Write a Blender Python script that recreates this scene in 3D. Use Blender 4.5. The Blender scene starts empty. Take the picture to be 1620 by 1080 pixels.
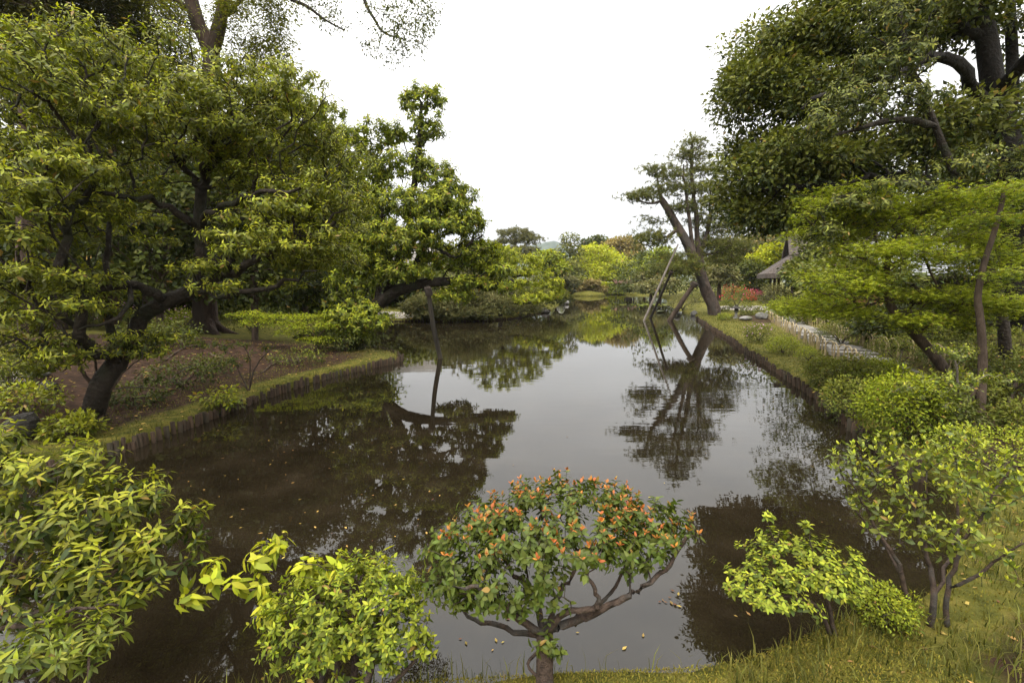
import bpy, math, random
import numpy as np
from mathutils import Vector, Matrix

# ---------------------------------------------------------------- camera, sky, sun, exposure
sc = bpy.context.scene
COL = sc.collection
CAM_H, PITCH, F = 2.4, math.radians(7.5), 720.0      # focal length in pixels of the 1620 px wide photograph
cam = bpy.data.cameras.new('camera'); cam.lens = 16.0; cam.sensor_width = 36.0
cam.clip_start = 0.05; cam.clip_end = 8000.0
cam_o = bpy.data.objects.new('camera', cam); COL.objects.link(cam_o)
cam_o.location = (0, 0, CAM_H); cam_o.rotation_euler = (math.radians(90) - PITCH, 0, 0)
sc.camera = cam_o

SUN_EL, SUN_AZ = math.radians(58), math.radians(205)  # azimuth clockwise from +Y: behind the camera, to the left
world = bpy.data.worlds.new('World'); sc.world = world; world.use_nodes = True
wn, wl = world.node_tree.nodes, world.node_tree.links
wn.clear()
wout = wn.new('ShaderNodeOutputWorld'); wbg = wn.new('ShaderNodeBackground'); wbg.inputs[1].default_value = 0.1
sky = wn.new('ShaderNodeTexSky'); sky.sky_type = 'NISHITA'; sky.sun_disc = False
sky.sun_elevation = SUN_EL; sky.sun_rotation = SUN_AZ
tc = wn.new('ShaderNodeTexCoord'); sep = wn.new('ShaderNodeSeparateXYZ'); wl.new(tc.outputs['Generated'], sep.inputs[0])
zc = wn.new('ShaderNodeMath'); zc.operation = 'MAXIMUM'; zc.inputs[1].default_value = 0.0; wl.new(sep.outputs[2], zc.inputs[0])
# overcast sky: luminance grows with the sine of the elevation, brightest overhead
ov = wn.new('ShaderNodeMath'); ov.operation = 'MULTIPLY_ADD'; ov.inputs[1].default_value = 3.7; ov.inputs[2].default_value = 1.0
wl.new(zc.outputs[0], ov.inputs[0])
cn = wn.new('ShaderNodeTexNoise'); cn.inputs['Scale'].default_value = 2.2; cn.inputs['Detail'].default_value = 5.0
cmap = wn.new('ShaderNodeMapping'); cmap.inputs['Scale'].default_value = (1.0, 1.0, 3.5)
wl.new(tc.outputs['Generated'], cmap.inputs[0]); wl.new(cmap.outputs[0], cn.inputs['Vector'])
cr = wn.new('ShaderNodeMapRange'); cr.inputs['From Min'].default_value = 0.3; cr.inputs['From Max'].default_value = 0.7
cr.inputs['To Min'].default_value = 0.86; cr.inputs['To Max'].default_value = 1.1; wl.new(cn.outputs[0], cr.inputs[0])
cm = wn.new('ShaderNodeMath'); cm.operation = 'MULTIPLY'; wl.new(ov.outputs[0], cm.inputs[0]); wl.new(cr.outputs[0], cm.inputs[1])
cg = wn.new('ShaderNodeVectorMath'); cg.operation = 'SCALE'; cg.inputs[0].default_value = (5.0, 4.95, 4.82); wl.new(cm.outputs[0], cg.inputs['Scale'])
wmix = wn.new('ShaderNodeMix'); wmix.data_type = 'RGBA'; wmix.inputs['Factor'].default_value = 0.96
wl.new(sky.outputs[0], wmix.inputs['A']); wl.new(cg.outputs[0], wmix.inputs['B'])
wl.new(wmix.outputs['Result'], wbg.inputs[0]); wl.new(wbg.outputs[0], wout.inputs[0])

sun = bpy.data.lights.new('sun', 'SUN'); sun.energy = 1.5; sun.angle = math.radians(25); sun.color = (1.0, 0.96, 0.9)
sun_o = bpy.data.objects.new('sun', sun); COL.objects.link(sun_o)
sdir = Vector((math.sin(SUN_AZ) * math.cos(SUN_EL), math.cos(SUN_AZ) * math.cos(SUN_EL), math.sin(SUN_EL)))
sun_o.rotation_euler = sdir.to_track_quat('Z', 'Y').to_euler(); sun_o.location = (0, 0, 60)

vs = sc.view_settings
vs.view_transform = 'Standard'; vs.look = 'None'; vs.gamma = 1.0; vs.use_curve_mapping = False; vs.exposure = 0.8
sc.cycles.max_bounces = 7; sc.cycles.diffuse_bounces = 3; sc.cycles.glossy_bounces = 3
sc.cycles.transmission_bounces = 4; sc.cycles.volume_bounces = 0; sc.cycles.use_denoising = True

rng = np.random.default_rng(11)
random.seed(5)

# ---------------------------------------------------------------- geometry helpers
def ray(px, py):
    u, v = (px - 810) / F, (540 - py) / F
    return np.array([u, math.cos(PITCH) + v * math.sin(PITCH), -math.sin(PITCH) + v * math.cos(PITCH)])
def at(px, py, Y):
    d = ray(px, py); t = Y / d[1]
    return np.array([d[0] * t, Y, CAM_H + d[2] * t])
def gnd(px, py, z=0.0):
    d = ray(px, py); t = (z - CAM_H) / d[2]
    return np.array([d[0] * t, d[1] * t, z])

SHORE = np.array([(-7.2,2.3),(-4,2.38),(-2.2,2.36),(-1.0,2.4),(-.4,2.45),(.2,2.49),(.88,2.52),(1.35,2.59),(1.75,2.72),(2.2,2.93),(2.95,3.15),(3.75,3.7),(4.5,4.4),(5.0,5.2),(5.15,6.0),
 (5.4,6.8),(5.85,7.9),(6.3,9.2),(6.95,11.5),(7.6,13.8),(8.2,16),(8.9,18.3),(10.1,22.8),(11.9,29.2),(12.6,31),(13.2,34),(14.6,41),(17,50),(20.5,61),(22.5,70),(22.5,80),
 (20.8,82.2),(13.5,82.2),(10,79),(7.4,70),(6.4,60),(6.0,52),(4.2,44),(3.1,37.5),(1.6,33),(-.4,29),(-3.4,27.2),(-6.4,27.6),(-9.6,26),(-10.2,22),(-8.6,18.2),(-5.8,16.2),
 (-4.2,15.1),(-3.6,14.3),(-3.42,13.7),(-3.52,13.2),(-3.95,12.5),(-4.6,11.1),(-5.1,9.3),(-5.32,7.7),(-5.5,6.4),(-5.9,5.6),(-6.7,4.7),(-7.4,3.6)])
def catmull(pts, n, closed=False):
    P = np.asarray(pts, float)
    if closed: Q = np.vstack([P[-1], P, P[0], P[1]])
    else: Q = np.vstack([2*P[0]-P[1], P, 2*P[-1]-P[-2]])
    out = []
    t = np.linspace(0, 1, n, endpoint=False)[:, None]
    for i in range(1, len(Q) - 2):
        a, b, c, d = Q[i-1], Q[i], Q[i+1], Q[i+2]
        out.append(0.5 * ((2*b) + (-a+c)*t + (2*a-5*b+4*c-d)*t*t + (-a+3*b-3*c+d)*t**3))
    r = np.vstack(out)
    return r if closed else np.vstack([r, P[-1]])
SH = catmull(SHORE, 4, True)

def shore_dist(x, y):
    """distance to the shoreline, positive on land"""
    x = np.asarray(x, float); y = np.asarray(y, float)
    shp = x.shape; x = x.ravel(); y = y.ravel()
    best = np.full(x.shape, 1e9); inside = np.zeros(x.shape, bool)
    A, B = SH, np.roll(SH, -1, 0)
    for (ax, ay), (bx, by) in zip(A, B):
        dx, dy = bx - ax, by - ay
        t = np.clip(((x-ax)*dx + (y-ay)*dy) / (dx*dx+dy*dy+1e-12), 0, 1)
        best = np.minimum(best, (x-ax-t*dx)**2 + (y-ay-t*dy)**2)
        c = ((ay > y) != (by > y))
        if dy != 0: inside ^= c & (x < dx * (y-ay)/dy + ax)
    d = np.sqrt(best)
    return np.where(inside, -d, d).reshape(shp)
def sst(a, b, v):
    t = np.clip((v-a)/(b-a), 0, 1); return t*t*(3-2*t)
def height(x, y, d=None):
    x = np.asarray(x, float); y = np.asarray(y, float)
    if d is None: d = shore_dist(x, y)
    lip = -0.5 + 0.64 * sst(-0.03, 0.13, d)
    h = lip + 0.055 * np.clip(d, 0, 10)
    right = sst(3.5, 7.5, x) * sst(15, 8, y)
    h = h + right * sst(1.6, 7, d) * 1.7
    h = h + sst(-5, -9, x) * sst(4, 7, y) * sst(20, 14, y) * sst(.6, 5, d) * 0.28
    h = h + sst(-.05, .5, d) * (0.035*np.sin(1.7*x+.6)*np.cos(2.1*y) + .02*np.sin(5.1*x+2)*np.sin(4.3*y+1))
    h = h + sst(12, 40, d) * 0.4
    return h
def hit(px, py):
    d = ray(px, py); t = np.arange(1.2, 140, 0.02)
    X, Y, Z = d[0]*t, d[1]*t, CAM_H + d[2]*t
    H = height(X, Y)
    i = np.argmax(Z < H)
    return np.array([X[i], Y[i], H[i]])
def on_ground(x, y):
    return np.array([x, y, float(height(np.array([x]), np.array([y]))[0])])

# ---------------------------------------------------------------- materials
def new_mat(name):
    m = bpy.data.materials.new(name); m.use_nodes = True
    n = m.node_tree.nodes; n.clear()
    out = n.new('ShaderNodeOutputMaterial')
    return m, n, m.node_tree.links, out
def rand_node(n, l):
    """a random number per leaf: per island in a joined mesh plus per object for single leaves"""
    g = n.new('ShaderNodeNewGeometry'); o = n.new('ShaderNodeObjectInfo')
    a = n.new('ShaderNodeMath'); a.operation = 'ADD'; l.new(g.outputs['Random Per Island'], a.inputs[0]); l.new(o.outputs['Random'], a.inputs[1])
    f = n.new('ShaderNodeMath'); f.operation = 'FRACT'; l.new(a.outputs[0], f.inputs[0])
    return f.outputs[0]
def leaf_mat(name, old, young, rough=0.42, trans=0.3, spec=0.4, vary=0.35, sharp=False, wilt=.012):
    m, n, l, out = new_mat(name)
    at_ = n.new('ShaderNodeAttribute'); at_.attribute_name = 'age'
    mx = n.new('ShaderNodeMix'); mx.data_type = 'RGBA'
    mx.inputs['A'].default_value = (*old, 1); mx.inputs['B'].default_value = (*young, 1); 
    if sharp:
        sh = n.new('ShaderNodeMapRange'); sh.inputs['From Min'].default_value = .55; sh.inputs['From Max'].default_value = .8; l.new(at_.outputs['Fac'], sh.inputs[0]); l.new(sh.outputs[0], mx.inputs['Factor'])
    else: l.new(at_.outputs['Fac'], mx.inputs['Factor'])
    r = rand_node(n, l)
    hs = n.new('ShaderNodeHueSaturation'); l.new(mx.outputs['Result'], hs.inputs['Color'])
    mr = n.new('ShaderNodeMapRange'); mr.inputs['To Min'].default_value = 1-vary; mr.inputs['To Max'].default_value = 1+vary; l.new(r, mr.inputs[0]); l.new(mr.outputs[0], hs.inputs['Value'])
    m7 = n.new('ShaderNodeMath'); m7.operation = 'MULTIPLY'; m7.inputs[1].default_value = 7.31; l.new(r, m7.inputs[0])
    fr = n.new('ShaderNodeMath'); fr.operation = 'FRACT'; l.new(m7.outputs[0], fr.inputs[0])
    mh = n.new('ShaderNodeMapRange'); mh.inputs['To Min'].default_value = 0.472; mh.inputs['To Max'].default_value = 0.512; l.new(fr.outputs[0], mh.inputs[0]); l.new(mh.outputs[0], hs.inputs['Hue'])
    gt = n.new('ShaderNodeMath'); gt.operation = 'GREATER_THAN'; gt.inputs[1].default_value = 1-wilt; l.new(fr.outputs[0], gt.inputs[0])
    wi = n.new('ShaderNodeMix'); wi.data_type = 'RGBA'; wi.inputs['B'].default_value = (.3, .19, .05, 1); l.new(hs.outputs[0], wi.inputs['A']); l.new(gt.outputs[0], wi.inputs['Factor'])
    p = n.new('ShaderNodeBsdfPrincipled'); l.new(wi.outputs['Result'], p.inputs['Base Color'])
    p.inputs['Roughness'].default_value = rough + .06; p.inputs['Specular IOR Level'].default_value = spec*.5
    t = n.new('ShaderNodeBsdfTranslucent'); g = n.new('ShaderNodeMix'); g.data_type = 'RGBA'; g.blend_type = 'MULTIPLY'; g.inputs['Factor'].default_value = 1
    g.inputs['B'].default_value = (1.25, 1.3, .55, 1); l.new(wi.outputs['Result'], g.inputs['A']); l.new(g.outputs['Result'], t.inputs['Color'])
    ms = n.new('ShaderNodeMixShader'); ms.inputs[0].default_value = trans; l.new(p.outputs[0], ms.inputs[1]); l.new(t.outputs[0], ms.inputs[2])
    l.new(ms.outputs[0], out.inputs[0])
    return m
def rough_mat(name, c1, c2, scale=8, bump=.4, rough=.85, stretch=(1,1,1), c3=None, spec=.25, fine=4.0, dist=.02):
    m, n, l, out = new_mat(name)
    tcn = n.new('ShaderNodeTexCoord'); mp = n.new('ShaderNodeMapping'); mp.inputs['Scale'].default_value = stretch; l.new(tcn.outputs['Object'], mp.inputs[0])
    oi = n.new('ShaderNodeObjectInfo'); mo = n.new('ShaderNodeMath'); mo.operation = 'MULTIPLY'; mo.inputs[1].default_value = 37; l.new(oi.outputs['Random'], mo.inputs[0])
    cv = n.new('ShaderNodeCombineXYZ'); l.new(mo.outputs[0], cv.inputs[0]); l.new(mo.outputs[0], cv.inputs[1]); l.new(cv.outputs[0], mp.inputs['Location'])
    no = n.new('ShaderNodeTexNoise'); no.inputs['Scale'].default_value = scale; no.inputs['Detail'].default_value = 8; no.inputs['Roughness'].default_value = .65; l.new(mp.outputs[0], no.inputs['Vector'])
    rp = n.new('ShaderNodeValToRGB'); rp.color_ramp.elements[0].position = .32; rp.color_ramp.elements[1].position = .68
    rp.color_ramp.elements[0].color = (*c1, 1); rp.color_ramp.elements[1].color = (*c2, 1); l.new(no.outputs[0], rp.inputs[0])
    col = rp.outputs[0]
    if c3:
        n2 = n.new('ShaderNodeTexNoise'); n2.inputs['Scale'].default_value = scale*.28; n2.inputs['Detail'].default_value = 5; l.new(mp.outputs[0], n2.inputs['Vector'])
        r2 = n.new('ShaderNodeMapRange'); r2.inputs['From Min'].default_value = .5; r2.inputs['From Max'].default_value = .62; l.new(n2.outputs[0], r2.inputs[0])
        mx = n.new('ShaderNodeMix'); mx.data_type = 'RGBA'; mx.inputs['B'].default_value = (*c3, 1); l.new(col, mx.inputs['A']); l.new(r2.outputs[0], mx.inputs['Factor']); col = mx.outputs['Result']
    p = n.new('ShaderNodeBsdfPrincipled'); l.new(col, p.inputs['Base Color']); p.inputs['Roughness'].default_value = rough; p.inputs['Specular IOR Level'].default_value = spec
    if bump:
        n3 = n.new('ShaderNodeTexNoise'); n3.inputs['Scale'].default_value = scale*fine; n3.inputs['Detail'].default_value = 6; l.new(mp.outputs[0], n3.inputs['Vector'])
        b = n.new('ShaderNodeBump'); b.inputs['Strength'].default_value = bump; b.inputs['Distance'].default_value = dist; l.new(n3.outputs[0], b.inputs['Height']); l.new(b.outputs[0], p.inputs['Normal'])
    l.new(p.outputs[0], out.inputs[0])
    return m

M = {}
M['bark_dark'] = rough_mat('bark_dark', (.012,.009,.006), (.045,.034,.025), 9, .9, c3=(.026,.026,.014), dist=.06, fine=2.2)
M['bark_brown'] = rough_mat('bark_brown', (.035,.024,.017), (.11,.078,.055), 8, .9, stretch=(1,1,.3), dist=.06, fine=2.2)
M['bark_red'] = rough_mat('bark_red', (.03,.019,.014), (.095,.062,.045), 7, 1., stretch=(1,1,.22), c3=(.06,.044,.034), dist=.06, fine=2.2)
M['bark_pine'] = rough_mat('bark_pine', (.025,.018,.014), (.13,.095,.075), 5, 1., stretch=(1,1,.5), c3=(.06,.05,.042), dist=.06, fine=2.2)
M['bark_oak'] = rough_mat('bark_oak', (.006,.005,.004), (.026,.02,.015), 9, .9, dist=.06, fine=2.2)
M['bark_grey'] = rough_mat('bark_grey', (.07,.055,.045), (.22,.19,.155), 10, .8)
M['bark_shrub'] = rough_mat('bark_shrub', (.03,.02,.015), (.12,.082,.06), 30, .8, c3=(.07,.06,.05))
M['stake'] = rough_mat('stake', (.012,.008,.005), (.07,.043,.025), 12, .8, stretch=(1,1,.25), c3=(.03,.024,.014))
M['pole_grey'] = rough_mat('pole_grey', (.12,.1,.085), (.3,.26,.22), 8, .5, stretch=(1,1,.2))
M['pole_dark'] = rough_mat('pole_dark', (.02,.017,.012), (.06,.05,.036), 8, .5, stretch=(1,1,.2))
M['stone'] = rough_mat('stone', (.1,.095,.085), (.32,.3,.28), 3, .8, c3=(.11,.12,.06), dist=.05)
M['stone_dark'] = rough_mat('stone_dark', (.016,.014,.012), (.07,.063,.054), 5, .9, c3=(.03,.03,.014), dist=.05)
M['slab'] = rough_mat('slab', (.16,.145,.125), (.32,.295,.26), 4, .4)
M['bamboo'] = rough_mat('bamboo', (.3,.22,.11), (.5,.4,.23), 12, .1, rough=.5)
M['thatch'] = rough_mat('thatch', (.05,.039,.034), (.15,.122,.105), 5, 1., stretch=(3,.6,.6), dist=.05)
M['wood_dark'] = rough_mat('wood_dark', (.02,.015,.012), (.06,.045,.034), 6, .3, stretch=(1,1,.2))
M['plaster_orange'] = rough_mat('plaster_orange', (.52,.25,.12), (.62,.32,.17), 2, .1)
M['plaster_pale'] = rough_mat('plaster_pale', (.5,.44,.37), (.62,.56,.48), 2, .1)
M['tile'] = rough_mat('tile', (.34,.35,.37), (.6,.61,.63), 3, .2, rough=.4, spec=.5)
M['roof_red'] = rough_mat('roof_red', (.08,.035,.03), (.15,.07,.055), 3, .3)
M['gravel'] = rough_mat('gravel', (.26,.245,.22), (.45,.43,.4), 14, .7)

# leaves: old leaf colour, young leaf colour
M['l_camellia'] = leaf_mat('leaf_camellia', (.068,.084,.015), (.34,.37,.024), .34, .3, .45)
M['l_oak'] = leaf_mat('leaf_oak', (.028,.042,.011), (.2,.22,.036), .42, .2, .35)
M['l_t2'] = leaf_mat('leaf_mid', (.06,.088,.012), (.32,.36,.025), .4, .3, .4)
M['l_lime'] = leaf_mat('leaf_lime', (.16,.2,.02), (.44,.47,.03), .4, .35, .35)
M['l_maple'] = leaf_mat('leaf_maple', (.065,.1,.012), (.3,.35,.025), .5, .4, .3)
M['l_conifer'] = leaf_mat('leaf_conifer', (.03,.032,.01), (.11,.11,.022), .6, .15, .2)
M['l_feather'] = leaf_mat('leaf_feather', (.07,.08,.013), (.27,.28,.03), .5, .4, .3)
M['l_pine'] = leaf_mat('leaf_pine', (.045,.058,.014), (.19,.2,.045), .55, .2, .25)
M['l_pineolive'] = leaf_mat('leaf_pine_olive', (.075,.085,.03), (.2,.19,.07), .55, .2, .25)
M['l_tan'] = leaf_mat('leaf_tan', (.15,.125,.04), (.31,.25,.085), .5, .25, .3)
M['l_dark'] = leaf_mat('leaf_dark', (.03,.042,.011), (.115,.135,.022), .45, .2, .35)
M['l_red'] = leaf_mat('leaf_redtip', (.085,.115,.018), (.42,.165,.03), .36, .25, .45, sharp=True)
M['l_azalea'] = leaf_mat('leaf_azalea', (.07,.1,.014), (.31,.36,.03), .42, .3, .35)
M['l_yellow'] = leaf_mat('leaf_yellow', (.04,.06,.012), (.31,.33,.025), .36, .35, .45)
M['l_leggy'] = leaf_mat('leaf_leggy', (.085,.115,.025), (.36,.4,.03), .34, .32, .5)
M['l_shrub'] = leaf_mat('leaf_shrub', (.05,.07,.015), (.19,.21,.03), .45, .25, .35)
M['f_red'] = leaf_mat('flower_red', (.45,.025,.02), (.55,.05,.04), .5, .2, .3)
M['f_pink'] = leaf_mat('flower_pink', (.72,.05,.2), (.8,.12,.3), .5, .2, .3)
M['f_lilac'] = leaf_mat('flower_lilac', (.5,.24,.48), (.66,.4,.62), .5, .2, .3)
M['grass'] = leaf_mat('grass_blades', (.035,.045,.01), (.19,.185,.04), .5, .3, .25)
M['grass_moss'] = leaf_mat('grass_moss', (.11,.105,.015), (.25,.22,.035), .6, .2, .2)
M['litter'] = leaf_mat('leaf_litter', (.14,.075,.03), (.5,.36,.09), .5, .15, .3)

# ---------------------------------------------------------------- scene objects
def tag(o, label=None, cat=None, group=None, kind=None):
    if label: o['label'] = label
    if cat: o['category'] = cat
    if group: o['group'] = group
    if kind: o['kind'] = kind
    return o
def empty(name, loc, label=None, cat=None, group=None, kind=None):
    o = bpy.data.objects.new(name, None); COL.objects.link(o); o.location = tuple(float(c) for c in loc); o.empty_display_size = .2
    return tag(o, label, cat, group, kind)
def mesh_np(name, V, faces, nper, smooth=True, age=None):
    """V (n,3); faces (m,nper) int array or list of such arrays"""
    me = bpy.data.meshes.new(name)
    if not isinstance(faces, list): faces = [faces]
    faces = [f for f in faces if len(f)]
    V = np.asarray(V, np.float32)
    me.vertices.add(len(V)); me.vertices.foreach_set('co', V.ravel())
    loops = np.concatenate([f.ravel() for f in faces]).astype(np.int32)
    tot = np.concatenate([np.full(len(f), f.shape[1], np.int32) for f in faces])
    st = np.concatenate([[0], np.cumsum(tot)[:-1]]).astype(np.int32)
    me.loops.add(len(loops)); me.loops.foreach_set('vertex_index', loops)
    me.polygons.add(len(tot)); me.polygons.foreach_set('loop_start', st)
    me.polygons.foreach_set('use_smooth', np.full(len(tot), smooth))
    if age is not None:
        a = me.attributes.new('age', 'FLOAT', 'POINT'); a.data.foreach_set('value', np.asarray(age, np.float32))
    me.update(calc_edges=True)
    return me
def add(name, me, mat, parent=None, loc=(0,0,0), kind=None):
    o = bpy.data.objects.new(name, me); COL.objects.link(o)
    if mat is not None and not me.materials: me.materials.append(mat)
    o.location = tuple(float(c) for c in loc)
    if parent is not None: o.parent = parent
    if kind: o['kind'] = kind
    return o

def tubes(P, par, R, main_child):
    """every parent-child edge a tapered tube; rings shared by frame so joints line up"""
    P = np.asarray(P); par = np.asarray(par); R = np.asarray(R)
    e = np.where(par >= 0)[0]; p = par[e]
    T = np.zeros_like(P); T[e] = P[e] - P[p]
    root = np.where(par < 0)[0]
    for r in root:
        ch = np.where(par == r)[0]
        T[r] = (P[ch[0]] - P[r]) if len(ch) else (0, 0, 1)
    T /= np.linalg.norm(T, axis=1)[:, None] + 1e-9
    ref = np.array([.93, .31, .2])
    U = ref - (T @ ref)[:, None] * T; U /= np.linalg.norm(U, axis=1)[:, None] + 1e-9
    W = np.cross(T, U)
    ismain = main_child[p] == e
    Vs, Fs, off = [], [], 0
    for k, lo, hi in ((3, 0, .008), (5, .008, .03), (8, .03, .09), (12, .09, 9)):
        s = (R[e] >= lo) & (R[e] < hi)
        if not s.any(): continue
        ee, pp, mm = e[s], p[s], ismain[s]
        ang = np.linspace(0, 2*math.pi, k, endpoint=False); c, sn = np.cos(ang), np.sin(ang)
        fi = np.where(mm, pp, ee); r0 = np.where(mm, R[pp], R[ee]*1.1)
        def ring(ctr, fr, r, idx):
            lump = 1 + .1*np.sin(3*ang[None] + idx[:, None]*.9) * (r[:, None] > .05)
            return P[ctr][:, None] + (r[:, None]*lump)[..., None] * (c[None, :, None]*U[fr][:, None] + sn[None, :, None]*W[fr][:, None])
        A = ring(pp, fi, r0, fi); B = ring(ee, ee, R[ee], ee)
        V = np.concatenate([A, B], 1).reshape(-1, 3)
        i = np.arange(k); j = (i+1) % k
        q = np.stack([i, j, j+k, i+k], 1)
        Fq = (q[None] + (np.arange(len(ee))*2*k)[:, None, None]).reshape(-1, 4) + off
        Vs.append(V); Fs.append(Fq); off += len(V)
    return np.vstack(Vs), np.vstack(Fs)

class Skel:
    def __init__(s): s.P, s.par, s.r, s.pl = [], [], [], []
    def limb(s, pts, r0, r1, n=4, wob=0.0):
        C = catmull(pts, n) if len(pts) > 1 else np.array(pts)
        if wob:
            w = rng.normal(0, wob, C.shape); w[0] = 0; C = C + w
        par = -1; start = 0
        if s.P:
            A = np.array(s.P); par = int(np.argmin(((A - C[0])**2).sum(1))); start = 1
            if np.linalg.norm(A[par]-C[0]) > 1e-3: start = 0
        m = len(C)
        for i in range(start, m):
            s.P.append(C[i]); s.par.append(par); s.r.append(r0 + (r1-r0)*i/(m-1))
            s.pl.append(0 if par < 0 else s.pl[par] + float(np.linalg.norm(C[i]-s.P[par])))
            par = len(s.P)-1
        return s
    def grow(s, tips, step=.3, kpl=.25, wig=.1, arch=.08):
        tips = np.asarray(tips)
        n0 = len(s.P); cap = n0 + int(len(tips)*14) + 50
        P = np.zeros((cap, 3)); pl = np.zeros(cap); P[:n0] = s.P; pl[:n0] = s.pl; n = n0
        d0 = np.sqrt(((tips[:, None] - P[None, :n0])**2).sum(2)).min(1)
        s.tip_idx = [0]*len(tips)
        for ti in np.argsort(d0):
            a = tips[ti]
            d = np.sqrt(((P[:n]-a)**2).sum(1)); b = int(np.argmin(d + kpl*pl[:n])); L = d[b]
            k = int(min(12, max(1, math.ceil(L/step)))); par = b
            jit = rng.normal(0, wig*L/ k**.5, (k, 3)); p0 = P[b].copy()
            for i in range(1, k+1):
                f = i/k
                q = p0 + (a-p0)*f
                if i < k: q = q + jit[i-1] + np.array([0, 0, arch*L*math.sin(math.pi*f)])
                P[n] = q; pl[n] = pl[par] + L/k; s.P.append(q); s.par.append(par); s.r.append(0); s.pl.append(pl[n]); par = n; n += 1
            s.tip_idx[ti] = par
        return s
    def finish(s, rtip=.004, ex=.45):
        n = len(s.P); par = np.array(s.par); cnt = np.zeros(n); haskid = np.zeros(n, bool)
        haskid[par[par >= 0]] = True
        cnt[~haskid] = 1
        for i in range(n-1, -1, -1):
            if par[i] >= 0: cnt[par[i]] += cnt[i]
        R = np.maximum(rtip*cnt**ex, np.array(s.r))
        R[~haskid] *= .7
        for i in range(n):
            if par[i] >= 0 and s.r[i] == 0: R[i] = min(R[i], R[par[i]]*.95)
        mc = np.full(n, -1)
        for i in range(n):
            p = par[i]
            if p >= 0 and (mc[p] < 0 or R[i] > R[mc[p]]): mc[p] = i
        V, Fq = tubes(s.P, par, R, mc)
        P = np.array(s.P); ti = np.array(s.tip_idx) if hasattr(s, 'tip_idx') else np.zeros(0, int)
        D = P[ti] - P[par[ti]] if len(ti) else np.zeros((0, 3))
        D /= np.linalg.norm(D, axis=1)[:, None] + 1e-9
        return V, Fq, P[ti], D

def NEARS(w, fold=.12, droop=.15):
    return [tpl_near(w, fold, droop), tpl_near(w*.8, fold*2.2, droop*1.9), tpl_near(w*1.15, fold*.4, droop*.2), tpl_near(w*.95, -fold*.6, droop*1.3)]
def tpl_semi(w, fold, droop):
    return np.array([(0,0,0), (-w/2,.45,fold*w-droop*.2), (0,.5,-droop*.25), (w/2,.45,fold*w-droop*.2), (0,1,-droop)]), np.array([(0,2,1),(0,3,2),(1,2,4),(2,3,4)])
def SEMIS(w, fold=.12, droop=.15):
    return [tpl_semi(w, fold, droop), tpl_semi(w*.8, fold*2, droop*1.9), tpl_semi(w*1.15, fold*.4, droop*.2), tpl_semi(w*.95, -fold*.5, droop*1.3)]
# leaf templates: rows of (side, along, up); triangles
def tpl_near(w, fold=.12, droop=.15):
    y = [0, .3, .66, 1]; ws = [0, .5*w, .42*w, 0]
    z = [-(droop*t*t) for t in y]
    V = [(0,0,0)]
    for i in (1, 2): V += [(-ws[i], y[i], z[i]+fold*ws[i]*2), (0, y[i], z[i]), (ws[i], y[i], z[i]+fold*ws[i]*2)]
    V.append((0, 1, z[3]))
    T = [(0,2,1),(0,3,2),(1,2,5),(1,5,4),(2,3,6),(2,6,5),(4,5,7),(5,6,7)]
    return np.array(V), np.array(T)
def tpl_mid(w, fold=.25, droop=.12):
    V = [(0,0,0),(-w/2,.45,fold*w/2),(w/2,.45,fold*w/2),(0,1,-droop)]
    return np.array(V), np.array([(0,3,1),(0,2,3)])
def tpl_maple():
    V = [(0,0,0)]; T = []
    for a, L in ((-75,.6),(-38,.85),(0,1),(38,.85),(75,.6)):
        r = math.radians(a); d = np.array([math.sin(r), math.cos(r)]); q = np.array([d[1], -d[0]])
        b = len(V)
        V += [(*(d*L*.25 - q*.13), .02), (*(d*L*.25 + q*.13), .02), (*(d*L), -.1)]
        T += [(b, b+2, b+1)]
    return np.array(V), np.array(T)
def tpl_needle(w):
    return np.array([(-w/2,0,0),(w/2,0,0),(0,1,0)]), np.array([(0,1,2)])

def nrm(v): return v / (np.linalg.norm(v, axis=-1, keepdims=True) + 1e-9)
def frames(D, N):
    D = nrm(D); S = nrm(np.cross(D, N)); N2 = np.cross(S, D)
    return S, D, N2
def leaves_mesh(name, base, P, D, N, L, age, tpl):
    S, D, N2 = frames(D, N); V, T = tpl[0] if isinstance(tpl, list) else tpl
    if isinstance(tpl, list): V = np.stack([t[0] for t in tpl])[rng.integers(0, len(tpl), len(P))]      # leaves of different curl and width
    else: V = V[None]
    W = (P - base)[:, None] + L[:, None, None]*(V[:, :, 0, None]*S[:, None] + V[:, :, 1, None]*D[:, None] + V[:, :, 2, None]*N2[:, None])
    k = V.shape[-2]
    Fc = (T[None] + (np.arange(len(P))*k)[:, None, None]).reshape(-1, 3)
    return mesh_np(name, W.reshape(-1, 3), Fc, 3, True, np.repeat(age, k))

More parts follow.
